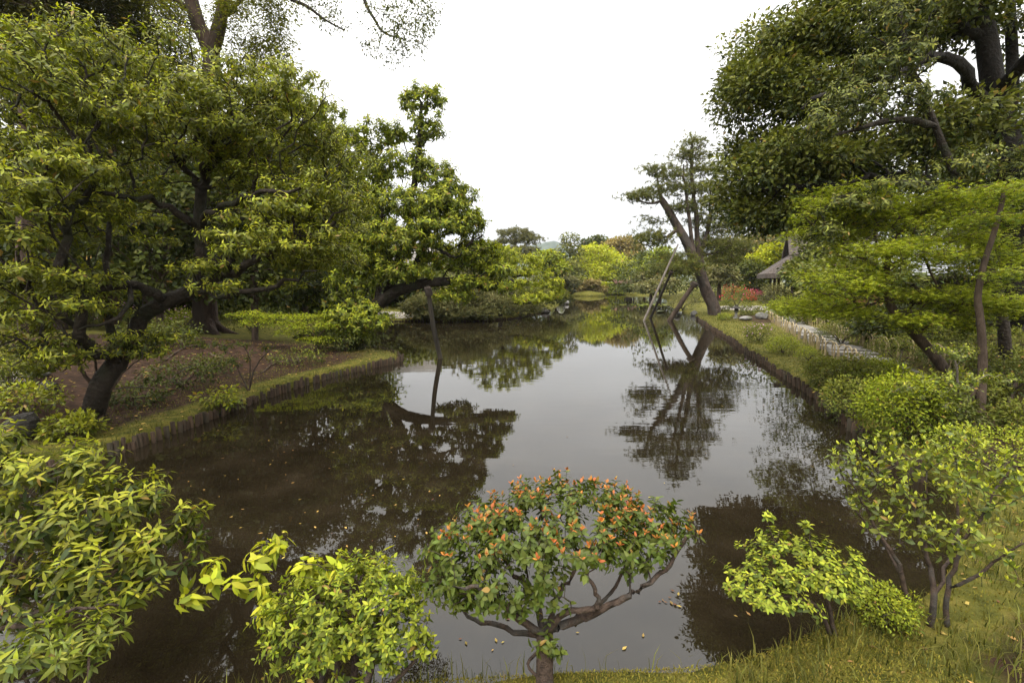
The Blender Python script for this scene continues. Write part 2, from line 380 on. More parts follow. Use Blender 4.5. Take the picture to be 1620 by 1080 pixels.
def rosettes(P, A, k, L, elev=(-.3, .5), up=.35, spread=.02, young_n=2, young_bias=None, lvar=.3):
    """k leaves round each tip; the last young_n of them are the young ones at the shoot's end"""
    n = len(P); A = nrm(A + np.array([0, 0, up]))
    tmp = np.where(np.abs(A[:, 2:3]) > .9, np.array([[1., 0, 0]]), np.array([[0, 0, 1.]]))
    U = nrm(np.cross(A, tmp)); W = np.cross(A, U)
    out = []
    ph0 = rng.uniform(0, 6.28, n)
    yb = np.ones(n) if young_bias is None else young_bias
    for i in range(k):
        ph = ph0 + i*2.4 + rng.normal(0, .25, n)
        f = i/max(1, k-1)
        el = elev[0] + (elev[1]-elev[0])*f + rng.normal(0, .18, n)
        rad = np.cos(ph)[:, None]*U + np.sin(ph)[:, None]*W
        D = np.cos(el)[:, None]*rad + np.sin(el)[:, None]*A
        Nn = np.cos(el)[:, None]*A - np.sin(el)[:, None]*rad + rng.normal(0, .15, (n, 3))
        pos = P + A*((f-1)*spread*k)[..., None] if np.ndim(f) else P + A*((f-1)*spread*k)
        young = (i >= k-young_n)
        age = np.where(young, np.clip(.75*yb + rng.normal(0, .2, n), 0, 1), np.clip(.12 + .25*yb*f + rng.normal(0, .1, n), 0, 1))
        out.append((pos, D, Nn, L*(1-.25*young)*(1 + rng.uniform(-lvar, lvar, n)), age))
    return [np.concatenate(x) for x in zip(*out)]
def sprays(P, k, rad, L, thick=.15, droop=.35, young=None, outward=None):
    """flat horizontal sprays of leaves round each tip"""
    n = len(P); ph = rng.uniform(0, 6.28, (n, k)); r = rad*np.sqrt(rng.uniform(0.02, 1, (n, k)))
    off = np.stack([np.cos(ph)*r, np.sin(ph)*r, rng.normal(0, thick*rad, (n, k)) - droop*r*r/rad], -1)
    pos = (P[:, None] + off).reshape(-1, 3)
    D = np.stack([np.cos(ph), np.sin(ph), -.25 + 0*ph], -1).reshape(-1, 3) + rng.normal(0, .35, (n*k, 3))*[1, 1, .5]
    N = np.array([0, 0, 1.]) + rng.normal(0, .42, (n*k, 3))
    y = np.repeat(np.full(n, .4) if young is None else young, k)
    return [pos, D, N, L*rng.uniform(.7, 1.25, n*k), np.clip(y + rng.normal(0, .2, n*k), 0, 1)]
def clusters(P, k, rad, L, young=None, flat=.75, upn=.5, outward=None):
    n = len(P)
    o = nrm(rng.normal(size=(n, k, 3)))*np.array([1, 1, flat])*(rad*rng.uniform(.25, 1, (n, k, 1))**.6)
    pos = (P[:, None] + o).reshape(-1, 3)
    base = np.repeat(outward, k, 0) if outward is not None else 0
    oo = nrm(o.reshape(-1, 3))
    D = oo + base*.5 + rng.normal(0, .5, (n*k, 3)) - np.array([0, 0, .25])
    N = oo*.5 + base*.4 + np.array([0, 0, upn]) + rng.normal(0, .3, (n*k, 3))
    y = np.repeat(np.full(n, .4) if young is None else young, k)
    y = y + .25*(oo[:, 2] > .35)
    return [pos, D, N, L*rng.uniform(.65, 1.3, n*k), np.clip(y + rng.normal(0, .18, n*k), 0, 1)]
def needles(P, k, L, tuft=3, rad=.12, young=None, up=.55):
    n = len(P)
    c = np.repeat(P, tuft, 0) + rng.normal(0, 1, (n*tuft, 3))*np.array([rad, rad, rad*.4])
    D = nrm(rng.normal(size=(n*tuft, k, 3))) + np.array([0, 0, up])
    pos = np.repeat(c, k, 0); D = D.reshape(-1, 3)
    N = rng.normal(size=D.shape)
    y = np.repeat(np.full(n, .4) if young is None else young, tuft*k)
    return [pos, D, N, L*rng.uniform(.7, 1.2, len(pos)), np.clip(y + rng.normal(0, .2, len(pos)), 0, 1)]

def ellips(c, r, n, shell=.55, top=.25):
    """points in an ellipsoid, most of them towards its skin and its upper side"""
    d = nrm(rng.normal(size=(n*2, 3)))
    keep = (d[:, 2] > -.35) | (rng.uniform(size=n*2) > top*2)
    d = d[keep][:n]
    rr = rng.uniform(shell**3, 1, len(d))**(1/3)
    rr *= 1 + .13*np.sin(d[:, 0]*5 + c[0]*3)*np.cos(d[:, 1]*4 + c[1]) + rng.normal(0, .05, len(d))
    return np.asarray(c) + d*rr[:, None]*np.asarray(r), d
def EP(px, py, Y, rx, rz, ry, n, **k):
    """ellipsoid given by its place and size in the view at depth Y (ry in metres)"""
    c = at(px, py, Y); s = Y/F*1.0
    return ellips(c, (rx*s, ry, rz*s), n, **k)
def lobed(px, py, Y, rx, rz, ry, nl, lx, lz, ly, nt):
    """separate boughs, flatter than wide, spread through one part of a crown"""
    out = []; s_ = Y/F
    for i in range(nl):
        d = nrm(rng.normal(size=3)); r = rng.uniform(.15, 1)**.5
        c = at(px, py, Y) + d*r*np.array([rx*s_, ry, rz*s_]); f = rng.uniform(.7, 1.3)
        out.append(ellips(c, (lx*s_*f, ly*f, lz*s_*f*rng.uniform(.7, 1.2)), int(nt*f), .3, .4))
    return np.vstack([a for a, _ in out]), np.vstack([b for _, b in out])
def gather(eps):
    t = [EP(*e) if len(e) == 7 else lobed(*e) for e in eps]
    return np.vstack([a for a, _ in t]), np.vstack([b for _, b in t])
def screen(P):
    q = P - np.array([0, 0, CAM_H]); f = q[:, 1]*math.cos(PITCH) - q[:, 2]*math.sin(PITCH)
    u = q[:, 1]*math.sin(PITCH) + q[:, 2]*math.cos(PITCH)
    f = np.maximum(f, .01)
    return 810 + F*q[:, 0]/f, 540 - F*u/f, f

def put_foliage(root, base, data, tpl, mat, name='crown', single=0, variants=None):
    """the leaves that show largest are objects of their own, the rest one joined part"""
    P, D, N, L, age = data
    rest = np.ones(len(P), bool)
    if single:
        x, y, f = screen(P)
        ok = (x > -5) & (x < 1625) & (y > -5) & (y < 1085)
        score = np.where(ok, L/f, 0)
        # prefer leaves on the near side, which nothing hides
        pick = np.argsort(-score)[:single]
        pick = pick[score[pick] > 0]
        rest[pick] = False
        S, Dn, N2 = frames(D[pick], N[pick])
        pool = {}; vts = tpl if isinstance(tpl, list) else [tpl]
        for j, i in enumerate(pick):
            a = int(min(4, max(0, round(age[i]*4))))
            a = (a, j % len(vts)); V, T = vts[a[1]]
            if a not in pool:
                pool[a] = mesh_np('leaf', V, T, 3, True, np.full(len(V), a[0]/4.)); pool[a].materials.append(mat)
            o = bpy.data.objects.new('leaf', pool[a]); COL.objects.link(o); o.parent = root
            l = float(L[i]); p = P[i]-base
            o.matrix_basis = Matrix(((S[j,0]*l, Dn[j,0]*l, N2[j,0]*l, p[0]), (S[j,1]*l, Dn[j,1]*l, N2[j,1]*l, p[1]), (S[j,2]*l, Dn[j,2]*l, N2[j,2]*l, p[2]), (0,0,0,1)))
    if rest.any():
        me = leaves_mesh(name, base, P[rest], D[rest], N[rest], L[rest], age[rest], tpl)
        return add(name, me, mat, root, kind='stuff')
def put_wood(root, base, V, Fq, mat, name='trunk'):
    return add(name, mesh_np(name, V - base, Fq, 4), M[mat], root)
def cat_data(*ds): return [np.concatenate(x) for x in zip(*ds)]
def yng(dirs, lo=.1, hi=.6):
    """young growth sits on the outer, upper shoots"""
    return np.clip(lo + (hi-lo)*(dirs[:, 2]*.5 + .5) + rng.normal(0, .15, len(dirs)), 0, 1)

# ---------------------------------------------------------------- the setting: ground, water, hills
def axis(segs):
    out = [segs[0][0]]
    for a, b, s in segs:
        n = max(1, int(round((b-a)/s))); out += list(np.linspace(a, b, n+1)[1:])
    return np.array(out)
def geo(a, b, s, g=1.18):
    out = []; v = a; st = s; sg = 1 if b > a else -1
    while (b-v)*sg > 0: v += sg*st; st *= g; out.append(v)
    return out
gx = np.concatenate([geo(-14, -2300, .5)[::-1], axis([(-14, -7, .3), (-7, 7, .11), (7, 14, .18), (14, 26, .5)]), geo(26, 2300, .7)])
gy = np.concatenate([geo(0, -300, .3)[::-1], axis([(0, 1.6, .12), (1.6, 4.4, .07), (4.4, 15, .12), (15, 34, .28), (34, 90, .8)]), geo(90, 2300, 1.2)])
GX, GY = np.meshgrid(gx, gy)
GD = shore_dist(GX, GY); GZ = height(GX, GY, GD)
ny, nx = GX.shape
idx = np.arange(ny*nx).reshape(ny, nx)
quads = np.stack([idx[:-1, :-1], idx[:-1, 1:], idx[1:, 1:], idx[1:, :-1]], -1).reshape(-1, 4)
gme = mesh_np('ground', np.stack([GX, GY, GZ], -1).reshape(-1, 3), quads, 4)
# what covers the ground: bare earth, moss or gravel
def blob(cx, cy, rx, ry, soft=.4): return sst(1+soft, 1-soft, np.sqrt(((GX-cx)/rx)**2 + ((GY-cy)/ry)**2))
dirt = np.maximum.reduce([blob(-9, 11, 5, 5.5), .6*blob(-6.3, 8.5, 1.2, 3), .6*blob(7.5, 5.5, 2.6, 2.6), blob(2.6, .6, 1.5, .7), .95*blob(3.7, 2.7, 1.2, .8), .45*blob(10, 10, 3, 5), .6*blob(14.5, 25.5, 2.2, 4)])
dirt = dirt * sst(.3, .9, GD)
grav = np.maximum.reduce([blob(-8.5, 29.5, 3, 1.6, .3), blob(18, 35.5, 1.8, 3, .3), blob(-11.2, 8.0, 2.2, 1.2, .3)])
colr = np.stack([dirt, grav, np.zeros_like(dirt), np.ones_like(dirt)], -1).reshape(-1, 4)
ca = gme.color_attributes.new('cover', 'FLOAT_COLOR', 'POINT'); ca.data.foreach_set('color', colr.astype(np.float32).ravel())
m, n, l, out = new_mat('ground'); M['ground'] = m
tcn = n.new('ShaderNodeTexCoord'); av = n.new('ShaderNodeAttribute'); av.attribute_name = 'cover'
sp = n.new('ShaderNodeSeparateColor'); l.new(av.outputs['Color'], sp.inputs[0])
def nz(scale, det=6, rough=.6):
    k = n.new('ShaderNodeTexNoise'); k.inputs['Scale'].default_value = scale; k.inputs['Detail'].default_value = det; k.inputs['Roughness'].default_value = rough
    l.new(tcn.outputs['Object'], k.inputs['Vector']); return k.outputs[0]
def rmp(fac, cs):
    r = n.new('ShaderNodeValToRGB'); e = r.color_ramp.elements
    while len(e) < len(cs): e.new(.5)
    for i, (p, c) in enumerate(cs): e[i].position = p; e[i].color = (*c, 1)
    l.new(fac, r.inputs[0]); return r.outputs[0]
n_big, n_mid, n_fine = nz(.9), nz(5), nz(60, 4, .7)
moss = rmp(n_mid, [(.3, (.05,.055,.01)), (.5, (.115,.11,.018)), (.68, (.2,.165,.035))])
earth = rmp(nz(7, 8), [(.3, (.022,.013,.008)), (.55, (.055,.03,.018)), (.75, (.1,.06,.038))])
gr = rmp(nz(25, 5), [(.35, (.24,.2,.17)), (.65, (.44,.4,.36))])
def mixc(f, a, b):
    k = n.new('ShaderNodeMix'); k.data_type = 'RGBA'; l.new(f, k.inputs['Factor']); l.new(a, k.inputs['A']); l.new(b, k.inputs['B']); return k.outputs['Result']
def brk(f, no, lo, hi):
    a = n.new('ShaderNodeMath'); a.operation = 'MULTIPLY_ADD'; a.inputs[1].default_value = .9; l.new(no, a.inputs[0]); 
    s = n.new('ShaderNodeMath'); s.operation = 'SUBTRACT'; s.inputs[1].default_value = .45; l.new(f, s.inputs[0]); l.new(s.outputs[0], a.inputs[2])
    r = n.new('ShaderNodeMapRange'); r.inputs['From Min'].default_value = lo; r.inputs['From Max'].default_value = hi; l.new(a.outputs[0], r.inputs[0]); return r.outputs[0]
c1 = mixc(brk(sp.outputs[0], n_mid, .28, .62), moss, earth)
c2 = mixc(brk(sp.outputs[1], n_mid, .35, .55), c1, gr)
p = n.new('ShaderNodeBsdfPrincipled'); l.new(c2, p.inputs['Base Color']); p.inputs['Roughness'].default_value = .95; p.inputs['Specular IOR Level'].default_value = .15
b = n.new('ShaderNodeBump'); b.inputs['Strength'].default_value = .9; b.inputs['Distance'].default_value = .03; l.new(n_fine, b.inputs['Height'])
b2 = n.new('ShaderNodeBump'); b2.inputs['Strength'].default_value = .6; b2.inputs['Distance'].default_value = .08; l.new(nz(9), b2.inputs['Height']); l.new(b.outputs[0], b2.inputs['Normal']); l.new(b2.outputs[0], p.inputs['Normal'])
l.new(p.outputs[0], out.inputs[0])
ground = add('ground', gme, M['ground'], kind='structure')

# pond water: murky brown body with a mirror surface and faint ripples
m, n, l, out = new_mat('pond_water'); M['water'] = m
tcn = n.new('ShaderNodeTexCoord')
p = n.new('ShaderNodeBsdfPrincipled')
mud = rmp(nz(1.6, 6), [(.3, (.0085,.0062,.0033)), (.55, (.015,.011,.006)), (.72, (.023,.017,.01))])
l.new(mud, p.inputs['Base Color']); p.inputs['Roughness'].default_value = .012; p.inputs['IOR'].default_value = 1.48; p.inputs['Specular IOR Level'].default_value = .5
mp = n.new('ShaderNodeMapping'); mp.inputs['Scale'].default_value = (.55, 1.6, 1); l.new(tcn.outputs['Object'], mp.inputs[0])
rip = n.new('ShaderNodeTexNoise'); rip.inputs['Scale'].default_value = 2.6; rip.inputs['Detail'].default_value = 3; rip.inputs['Roughness'].default_value = .45; l.new(mp.outputs[0], rip.inputs['Vector'])
zone = n.new('ShaderNodeTexNoise'); zone.inputs['Scale'].default_value = .12; zone.inputs['Detail'].default_value = 2; l.new(tcn.outputs['Object'], zone.inputs['Vector'])
zr = n.new('ShaderNodeMapRange'); zr.inputs['From Min'].default_value = .4; zr.inputs['From Max'].default_value = .65; zr.inputs['To Min'].default_value = .1; zr.inputs['To Max'].default_value = 1.3; l.new(zone.outputs[0], zr.inputs[0])
hm = n.new('ShaderNodeMath'); hm.operation = 'MULTIPLY'; l.new(rip.outputs[0], hm.inputs[0]); l.new(zr.outputs[0], hm.inputs[1])
b = n.new('ShaderNodeBump'); b.inputs['Strength'].default_value = .065; b.inputs['Distance'].default_value = .035; l.new(hm.outputs[0], b.inputs['Height']); l.new(b.outputs[0], p.inputs['Normal'])
l.new(p.outputs[0], out.inputs[0])
wx, wy = axis([(-14, 26, 4)]), axis([(1.2, 86, 4)])
WX, WY = np.meshgrid(wx, wy); wi = np.arange(WX.size).reshape(WX.shape)
add('pond_water', mesh_np('pond_water', np.stack([WX, WY, 0*WX], -1).reshape(-1, 3), np.stack([wi[:-1,:-1], wi[:-1,1:], wi[1:,1:], wi[1:,:-1]], -1).reshape(-1, 4), 4), M['water'], kind='structure')

# wooded hills far off
m, n, l, out = new_mat('hill_forest'); tcn = n.new('ShaderNodeTexCoord')
p = n.new('ShaderNodeBsdfPrincipled'); l.new(rmp(nz(.05, 6), [(.35, (.02,.034,.012)), (.65, (.06,.08,.03))]), p.inputs['Base Color']); p.inputs['Roughness'].default_value = 1
l.new(p.outputs[0], out.inputs[0]); M['hill'] = m
hx, hy = np.linspace(-1900, 1900, 160), np.linspace(1150, 2000, 40)
HX, HY = np.meshgrid(hx, hy)
ridge = 62 + 34*np.exp(-((HX-150)/90)**2) + 22*np.exp(-((HX-40)/70)**2) + 20*np.exp(-((HX-480)/160)**2) + 18*np.sin(HX/170+1) + 9*np.sin(HX/61) + 4*np.sin(HX/23+2)
HZ = ridge * sst(1150, 1480, HY) * (1 - .25*sst(1500, 2000, HY)) + 3*np.sin(HX/17)*np.sin(HY/19) * sst(1150, 1300, HY)
hi = np.arange(HX.size).reshape(HX.shape)
add('hills', mesh_np('hills', np.stack([HX, HY, HZ], -1).reshape(-1, 3), np.stack([hi[:-1,:-1], hi[:-1,1:], hi[1:,1:], hi[1:,:-1]], -1).reshape(-1, 4), 4), M['hill'], kind='structure')

# ---------------------------------------------------------------- mesh pieces
def cyl(r0, r1, h, k=8, cap=True, z0=0.0, lump=0.0):
    a = np.linspace(0, 2*math.pi, k, endpoint=False); lm = 1 + lump*np.sin(a*2+1)
    V = np.vstack([np.stack([np.cos(a)*r0*lm, np.sin(a)*r0*lm, np.full(k, z0)], 1), np.stack([np.cos(a)*r1*lm, np.sin(a)*r1*lm, np.full(k, z0+h)], 1), [[0, 0, z0+h+r1*.12]]])
    i = np.arange(k); j = (i+1) % k
    return V, [np.stack([i, j, j+k, i+k], 1), np.stack([i+k, j+k, np.full(k, 2*k)], 1)]
def box(sx, sy, sz, c=(0,0,0), bev=.0):
    V = np.array([(x, y, z) for x in (-.5, .5) for y in (-.5, .5) for z in (-.5, .5)])*[sx, sy, sz] + np.array(c)
    Fq = np.array([(0,1,3,2),(4,6,7,5),(0,4,5,1),(2,3,7,6),(0,2,6,4),(1,5,7,3)])
    return V, [Fq]
def merge(parts):
    Vs, Fs, o = [], [], 0
    for V, fl in parts:
        Vs.append(V); Fs += [f+o for f in fl]; o += len(V)
    return np.vstack(Vs), Fs
def piece(name, geo_, mat, parent, loc=(0,0,0), smooth=False, rot=None, kind=None):
    V, Fl = geo_
    o = add(name, mesh_np(name, V, Fl, 0, smooth), M[mat], parent, loc, kind)
    if rot: o.rotation_euler = rot
    return o
def rock_geo(r, seed, flat=.7, k=10):
    g = np.random.default_rng(seed)
    V, Fs = [], []
    rows = 6
    for i in range(rows+1):
        th = math.pi*i/rows
        for j in range(k):
            ph = 2*math.pi*j/k
            V.append((math.sin(th)*math.cos(ph), math.sin(th)*math.sin(ph), math.cos(th)))
    V = np.array(V)
    for _ in range(9):
        dd = nrm(g.normal(size=3)); c = g.uniform(.55, .9)
        ex = V @ dd - c; V = V - np.where(ex > 0, ex, 0)[:, None]*dd*.9
    V = V*(1 + .06*np.sin(V[:, :1]*7+seed)) * np.array([1, .8, flat])*r
    q = []
    for i in range(rows):
        for j in range(k):
            q.append((i*k+j, (i+1)*k+j, (i+1)*k+(j+1) % k, i*k+(j+1) % k))
    return V, [np.array(q)]

# ---------------------------------------------------------------- log edging of the banks
def along(pts, step):
    P = catmull(pts, 12); s = np.concatenate([[0], np.cumsum(np.linalg.norm(np.diff(P, axis=0), axis=1))])
    t = np.arange(0, s[-1], step)
    return np.stack([np.interp(t, s, P[:, 0]), np.interp(t, s, P[:, 1])], 1)
stake_meshes = []
for i in range(5):
    V, Fl = cyl(.031+.003*i*.5, .028+.002*i, .62, 7, lump=.06)
    me = mesh_np('stake', V, Fl, 0); me.materials.append(M['stake']); stake_meshes.append(me)
def edging(label, pts, step, group=None, limit=300, ht=.155):
    pos = along(pts, step)
    c_ = np.mean(SH[:, :2], 0)
    t_ = np.gradient(pos, axis=0); t_ /= np.linalg.norm(t_, axis=1)[:, None]; nn = np.stack([-t_[:, 1], t_[:, 0]], 1)
    sd = np.sign(shore_dist(*(pos + nn*.1).T)); pos = pos - nn*sd[:, None]*.035
    root = empty('log_edging', (pos[0][0], pos[0][1], 0), label, 'edging')
    order = np.argsort(np.linalg.norm(pos, axis=1)); rest = []
    for k, i in enumerate(order):
        x, y = pos[i] + rng.normal(0, .008, 2)
        if rng.uniform() < .03: continue
        top = ht + rng.normal(0, .026) + .03*math.sin(i*.13)
        if k < limit:
            o = bpy.data.objects.new('stake', stake_meshes[i % 5]); COL.objects.link(o); o.parent = root
            o.location = (x-pos[0][0], y-pos[0][1], top-.62); o.rotation_euler = (rng.normal(0, .055), rng.normal(0, .055), rng.uniform(0, 6))
        else:
            V, Fl = cyl(.04, .037, .5, 6); rest.append((V + [x-pos[0][0], y-pos[0][1], top-.5], Fl))
    if rest: piece('stakes', merge(rest), 'stake', root, kind='stuff')
edging('dark log edging along the left bank, ending in a rounded tip', [tuple(p) for p in SHORE[45:59][::-1]], .064, limit=300)
edging('brown log edging along the grassy right bank towards the leaning pine', [tuple(p) for p in SHORE[13:24]], .082, limit=290)
isl = [tuple(p) for p in SHORE[38:44]]
edging('low dark edging at the foot of the island shore', isl, .09, limit=0, ht=.1)

# ---------------------------------------------------------------- buildings
H = 0
def house_thatch():
    base = np.array([20.5, 37.0, 0.85]); r = empty('thatched_house', base, 'thatched teahouse with steep hip and gable roof behind the right bank', 'house')
    def W(pts): return np.array(pts) - base
    x0, x1, y0, y1 = 18.7, 26.0, 33.2, 40.8; ze = 2.72; xg = 20.7; yr = 37.0; zr = 6.25; zm = 4.25; ym0, ym1 = 35.0, 39.0
    # thatch: hip skirt (left, front, back) and the upper gable roof, as a thick shell
    top = [(x0,y0,ze),(x1,y0,ze),(x1,y1,ze),(x0,y1,ze),(xg,ym0,zm),(x1,ym0,zm),(x1,ym1,zm),(xg,ym1,zm)]
    V = W(top); th = np.array([0, 0, .34]); V = np.vstack([V, V - th])
    Fq = [(0,1,5,4),(2,3,7,6),(3,0,4,7),(1,2,6,5),(8,12,13,9),(10,14,15,11),(11,15,12,8),(0,8,9,1),(3,11,8,0),(2,10,11,3),(1,9,10,2)]
    piece('roof_skirt', (V, [np.array(Fq)]), 'thatch', r)
    xo = xg - .35
    U = W([(xo,ym0-.25,zm-.12),(x1,ym0-.25,zm-.12),(x1,yr,zr),(xo,yr,zr),(xo,ym1+.25,zm-.12),(x1,ym1+.25,zm-.12)])
    U2 = U - np.array([0, 0, .3]); V = np.vstack([U, U2])
    Fq = [(0,1,2,3),(3,2,5,4),(6,9,8,7),(9,10,11,8),(0,3,9,6),(3,4,10,9),(0,6,7,1),(4,5,11,10)]
    piece('roof', (V, [np.array(Fq)]), 'thatch', r)
    piece('ridge_cap', box(x1-xo+.2, .5, .3, ((x1+xo)/2-base[0], yr-base[1], zr+.05-base[2])), 'wood_dark', r)
    G = W([(xg,ym0+.1,zm-.05),(xg,ym1-.1,zm-.05),(xg,yr,zr-.38)]); piece('gable', (np.vstack([G, G+[.12,0,0]]), [np.array([(0,2,1),(3,4,5)]), np.array([(0,1,4,3),(1,2,5,4),(2,0,3,5)])]), 'wood_dark', r)
    for x, y in ((19.7, 34.0), (20.6, 34.0), (21.6, 34.0), (23.4, 34.0), (19.7, 36.6), (19.7, 39.6)):
        piece('post', box(.16, .16, 1.9, (x-base[0], y-base[1], .88)), 'wood_dark', r)
    piece('beam', box(6.6, .18, .2, (2.0, -3.0, 1.62)), 'wood_dark', r)
    piece('wall', box(2.6, .14, 1.8, (3.6, -2.2, .85)), 'plaster_orange', r)
    piece('side_wall', box(.14, 5.0, 1.8, (2.35, .4, .85)), 'wood_dark', r)
    piece('floor_deck', box(6.6, 6.4, .22, (1.9, 0, .02)), 'wood_dark', r)
    th_ = -math.radians(24); k_ = 1.12; c_, s_ = math.cos(th_), math.sin(th_); fl = np.array([-1.8, -3.8])*k_
    r.rotation_euler = (0, 0, th_); r.scale = (k_, k_, k_); r.location = (20.9 - (c_*fl[0]-s_*fl[1]), 38.0 - (s_*fl[0]+c_*fl[1]), .95)
house_thatch()
def house_tile():
    base = np.array([22.2, 28.5, .8]); r = empty('tiled_house', base, 'long house with pale scaled tile roof behind the maple', 'house')
    x0, x1, y0, yr, y1, ze, zr = 21.6, 33.0, 26.9, 30.2, 33.0, 2.75, 4.75
    L = x1-x0
    parts = []
    nrow = 16
    for i in range(nrow):                                   # courses of tiles lapping one over the next
        f0, f1 = i/nrow, (i+1)/nrow
        ya, yb = y0+(yr-y0)*f0, y0+(yr-y0)*f1+.05; za, zb = ze+(zr-ze)*f0, ze+(zr-ze)*f1
        k = 46
        for j in range(k):
            xa = x0 + L*(j + .5*(i % 2))/k; xb = xa + L/k*.93
            if xb > x1: continue
            V = np.array([(xa,ya,za+.05),(xb,ya,za+.05),(xb,yb,zb),(xa,yb,zb),(xa,ya,za),(xb,ya,za)]) - base
            V[:, 2] += rng.normal(0, .006)
            parts.append((V, [np.array([(0,1,2,3),(4,5,1,0)])]))
    piece('roof_tiles', merge(parts), 'tile', r, kind='stuff')
    S = np.array([(x0,y0,ze-.02),(x1,y0,ze-.02),(x1,yr,zr-.02),(x0,yr,zr-.02),(x0,y1,ze+.3),(x1,y1,ze+.3)]) - base
    V = np.vstack([S, S-[0,0,.16]])
    piece('roof', (V, [np.array([(0,1,2,3),(3,2,5,4),(6,9,8,7),(9,10,11,8),(0,6,7,1),(0,3,9,6),(3,4,10,9)])]), 'wood_dark', r)
    piece('wall', box(10, .15, 2.2, (5.3, -.55, .75)), 'wood_dark', r)
    piece('side_wall', box(.15, 4.2, 2.2, (.3, 1.6, .75)), 'plaster_orange', r)
    for x in (.25, 2.2, 4.2, 6.4, 8.8): piece('post', box(.13, .16, 2.2, (x, -.66, .76)), 'wood_dark', r)
    piece('ridge_cap', box(L, .34, .22, (x0+L/2-base[0], yr-base[1], zr+.08-base[2])), 'tile', r)
house_tile()
def storehouse():
    base = np.array([-11.5, 41, .9]); r = empty('storehouse', base, 'pale storehouse with light gabled roof seen through trees at left', 'house')
    piece('wall', box(8.4, 5, 3.1, (0, 0, 1.5)), 'plaster_pale', r)
    S = np.array([(-4.8,-3.2,2.9),(4.8,-3.2,2.9),(4.8,0,4.9),(-4.8,0,4.9),(-4.8,3.2,2.9),(4.8,3.2,2.9)]); V = np.vstack([S, S-[0,0,.2]])
    piece('roof', (V, [np.array([(0,1,2,3),(3,2,5,4),(6,9,8,7),(9,10,11,8),(0,6,7,1),(0,3,9,6),(3,4,10,9),(1,7,8,2),(2,8,11,5)])]), 'slab', r)
    for x in (-3, 0, 3): piece('window', box(.9, .08, .8, (x, -2.53, 1.9)), 'wood_dark', r)
storehouse()
def gate():
    base = np.array([20.2, 82.5, .4]); r = empty('garden_gate', base, 'small dark garden gate with brown roof beside the clipped hedge', 'gate')
    S = np.array([(-2,-1,1.75),(2.2,-1,1.75),(2.2,0,2.3),(-2,0,2.3),(-2,1,1.75),(2.2,1,1.75)]); V = np.vstack([S, S-[0,0,.14]])
    piece('roof', (V, [np.array([(0,1,2,3),(3,2,5,4),(6,9,8,7),(9,10,11,8),(0,6,7,1),(0,3,9,6),(3,4,10,9)])]), 'roof_red', r)
    for x in (-1.5, .1, 1.7): piece('post', box(.16, .16, 1.8, (x, -.3, .9)), 'wood_dark', r)
    piece('door', box(2.9, .08, 1.5, (.1, .2, .8)), 'wood_dark', r)
gate()

# ---------------------------------------------------------------- path, hoops, lantern, rocks
path_px = [(1236,502),(1252,512),(1272,523),(1296,536),(1322,549),(1350,561),(1385,574),(1420,590),(1450,604)]
pp = np.array([hit(*q) for q in path_px])
PC = catmull(pp, 8)
ps = np.concatenate([[0], np.cumsum(np.linalg.norm(np.diff(PC[:, :2], axis=0), axis=1))])
proot = empty('garden_path', PC[0], kind='structure')
slab_me = [mesh_np('slab', *[box(.85+.15*i, .3+.03*i, .12)[0], box(1, 1, 1)[1]], 0, False) for i in range(3)]
for me in slab_me: me.materials.append(M['slab'])
s = .2; i = 0
while s < ps[-1]:
    q = np.array([np.interp(s, ps, PC[:, c]) for c in range(3)]); q2 = np.array([np.interp(s+.2, ps, PC[:, c]) for c in range(3)])
    ang = math.atan2(q2[1]-q[1], q2[0]-q[0]) - math.pi/2
    o = bpy.data.objects.new('slab', slab_me[i % 3]); COL.objects.link(o); o.parent = proot
    z = float(height(np.array([q[0]]), np.array([q[1]]))[0])
    o.location = (q[0]-PC[0][0], q[1]-PC[0][1], z + .03 - PC[0][2]); o.rotation_euler = (0, 0, ang + rng.normal(0, .06))
    s += .46 + .05*rng.uniform(); i += 1
def hoop_fence(label, side):
    pts = []
    for s in np.arange(.1, ps[-1], .42):
        q = np.array([np.interp(s, ps, PC[:, c]) for c in range(3)]); q2 = np.array([np.interp(s+.2, ps, PC[:, c]) for c in range(3)])
        t = (q2-q)[:2]; t /= np.linalg.norm(t)+1e-9
        pts.append((q[:2] + side*.68*np.array([-t[1], t[0]]), math.atan2(t[1], t[0])))
    r = empty('hoop_fence', (*pts[0][0], 0), label, 'fence')
    a = np.linspace(0, math.pi, 9); C = np.stack([np.cos(a)*.26, 0*a, np.sin(a)*.22 + .26], 1); C = np.vstack([[.26,0,-.1], C, [-.26,0,-.1]])
    sk = Skel(); sk.limb(C, .018, .018, 1); V, Fq, _, _ = sk.finish(.018, 0)
    me = mesh_np('hoop', V, Fq, 4); me.materials.append(M['bamboo'])
    for (x, y), an in pts:
        z = float(height(np.array([x]), np.array([y]))[0])
        o = bpy.data.objects.new('hoop', me); COL.objects.link(o); o.parent = r
        o.location = (x-pts[0][0][0], y-pts[0][0][1], z); o.rotation_euler = (rng.normal(0, .06), 0, an + rng.normal(0, .1))
hoop_fence('low bamboo hoop fence on the water side of the stone path', 1)
hoop_fence('low bamboo hoop fence on the far side of the stone path', -1)

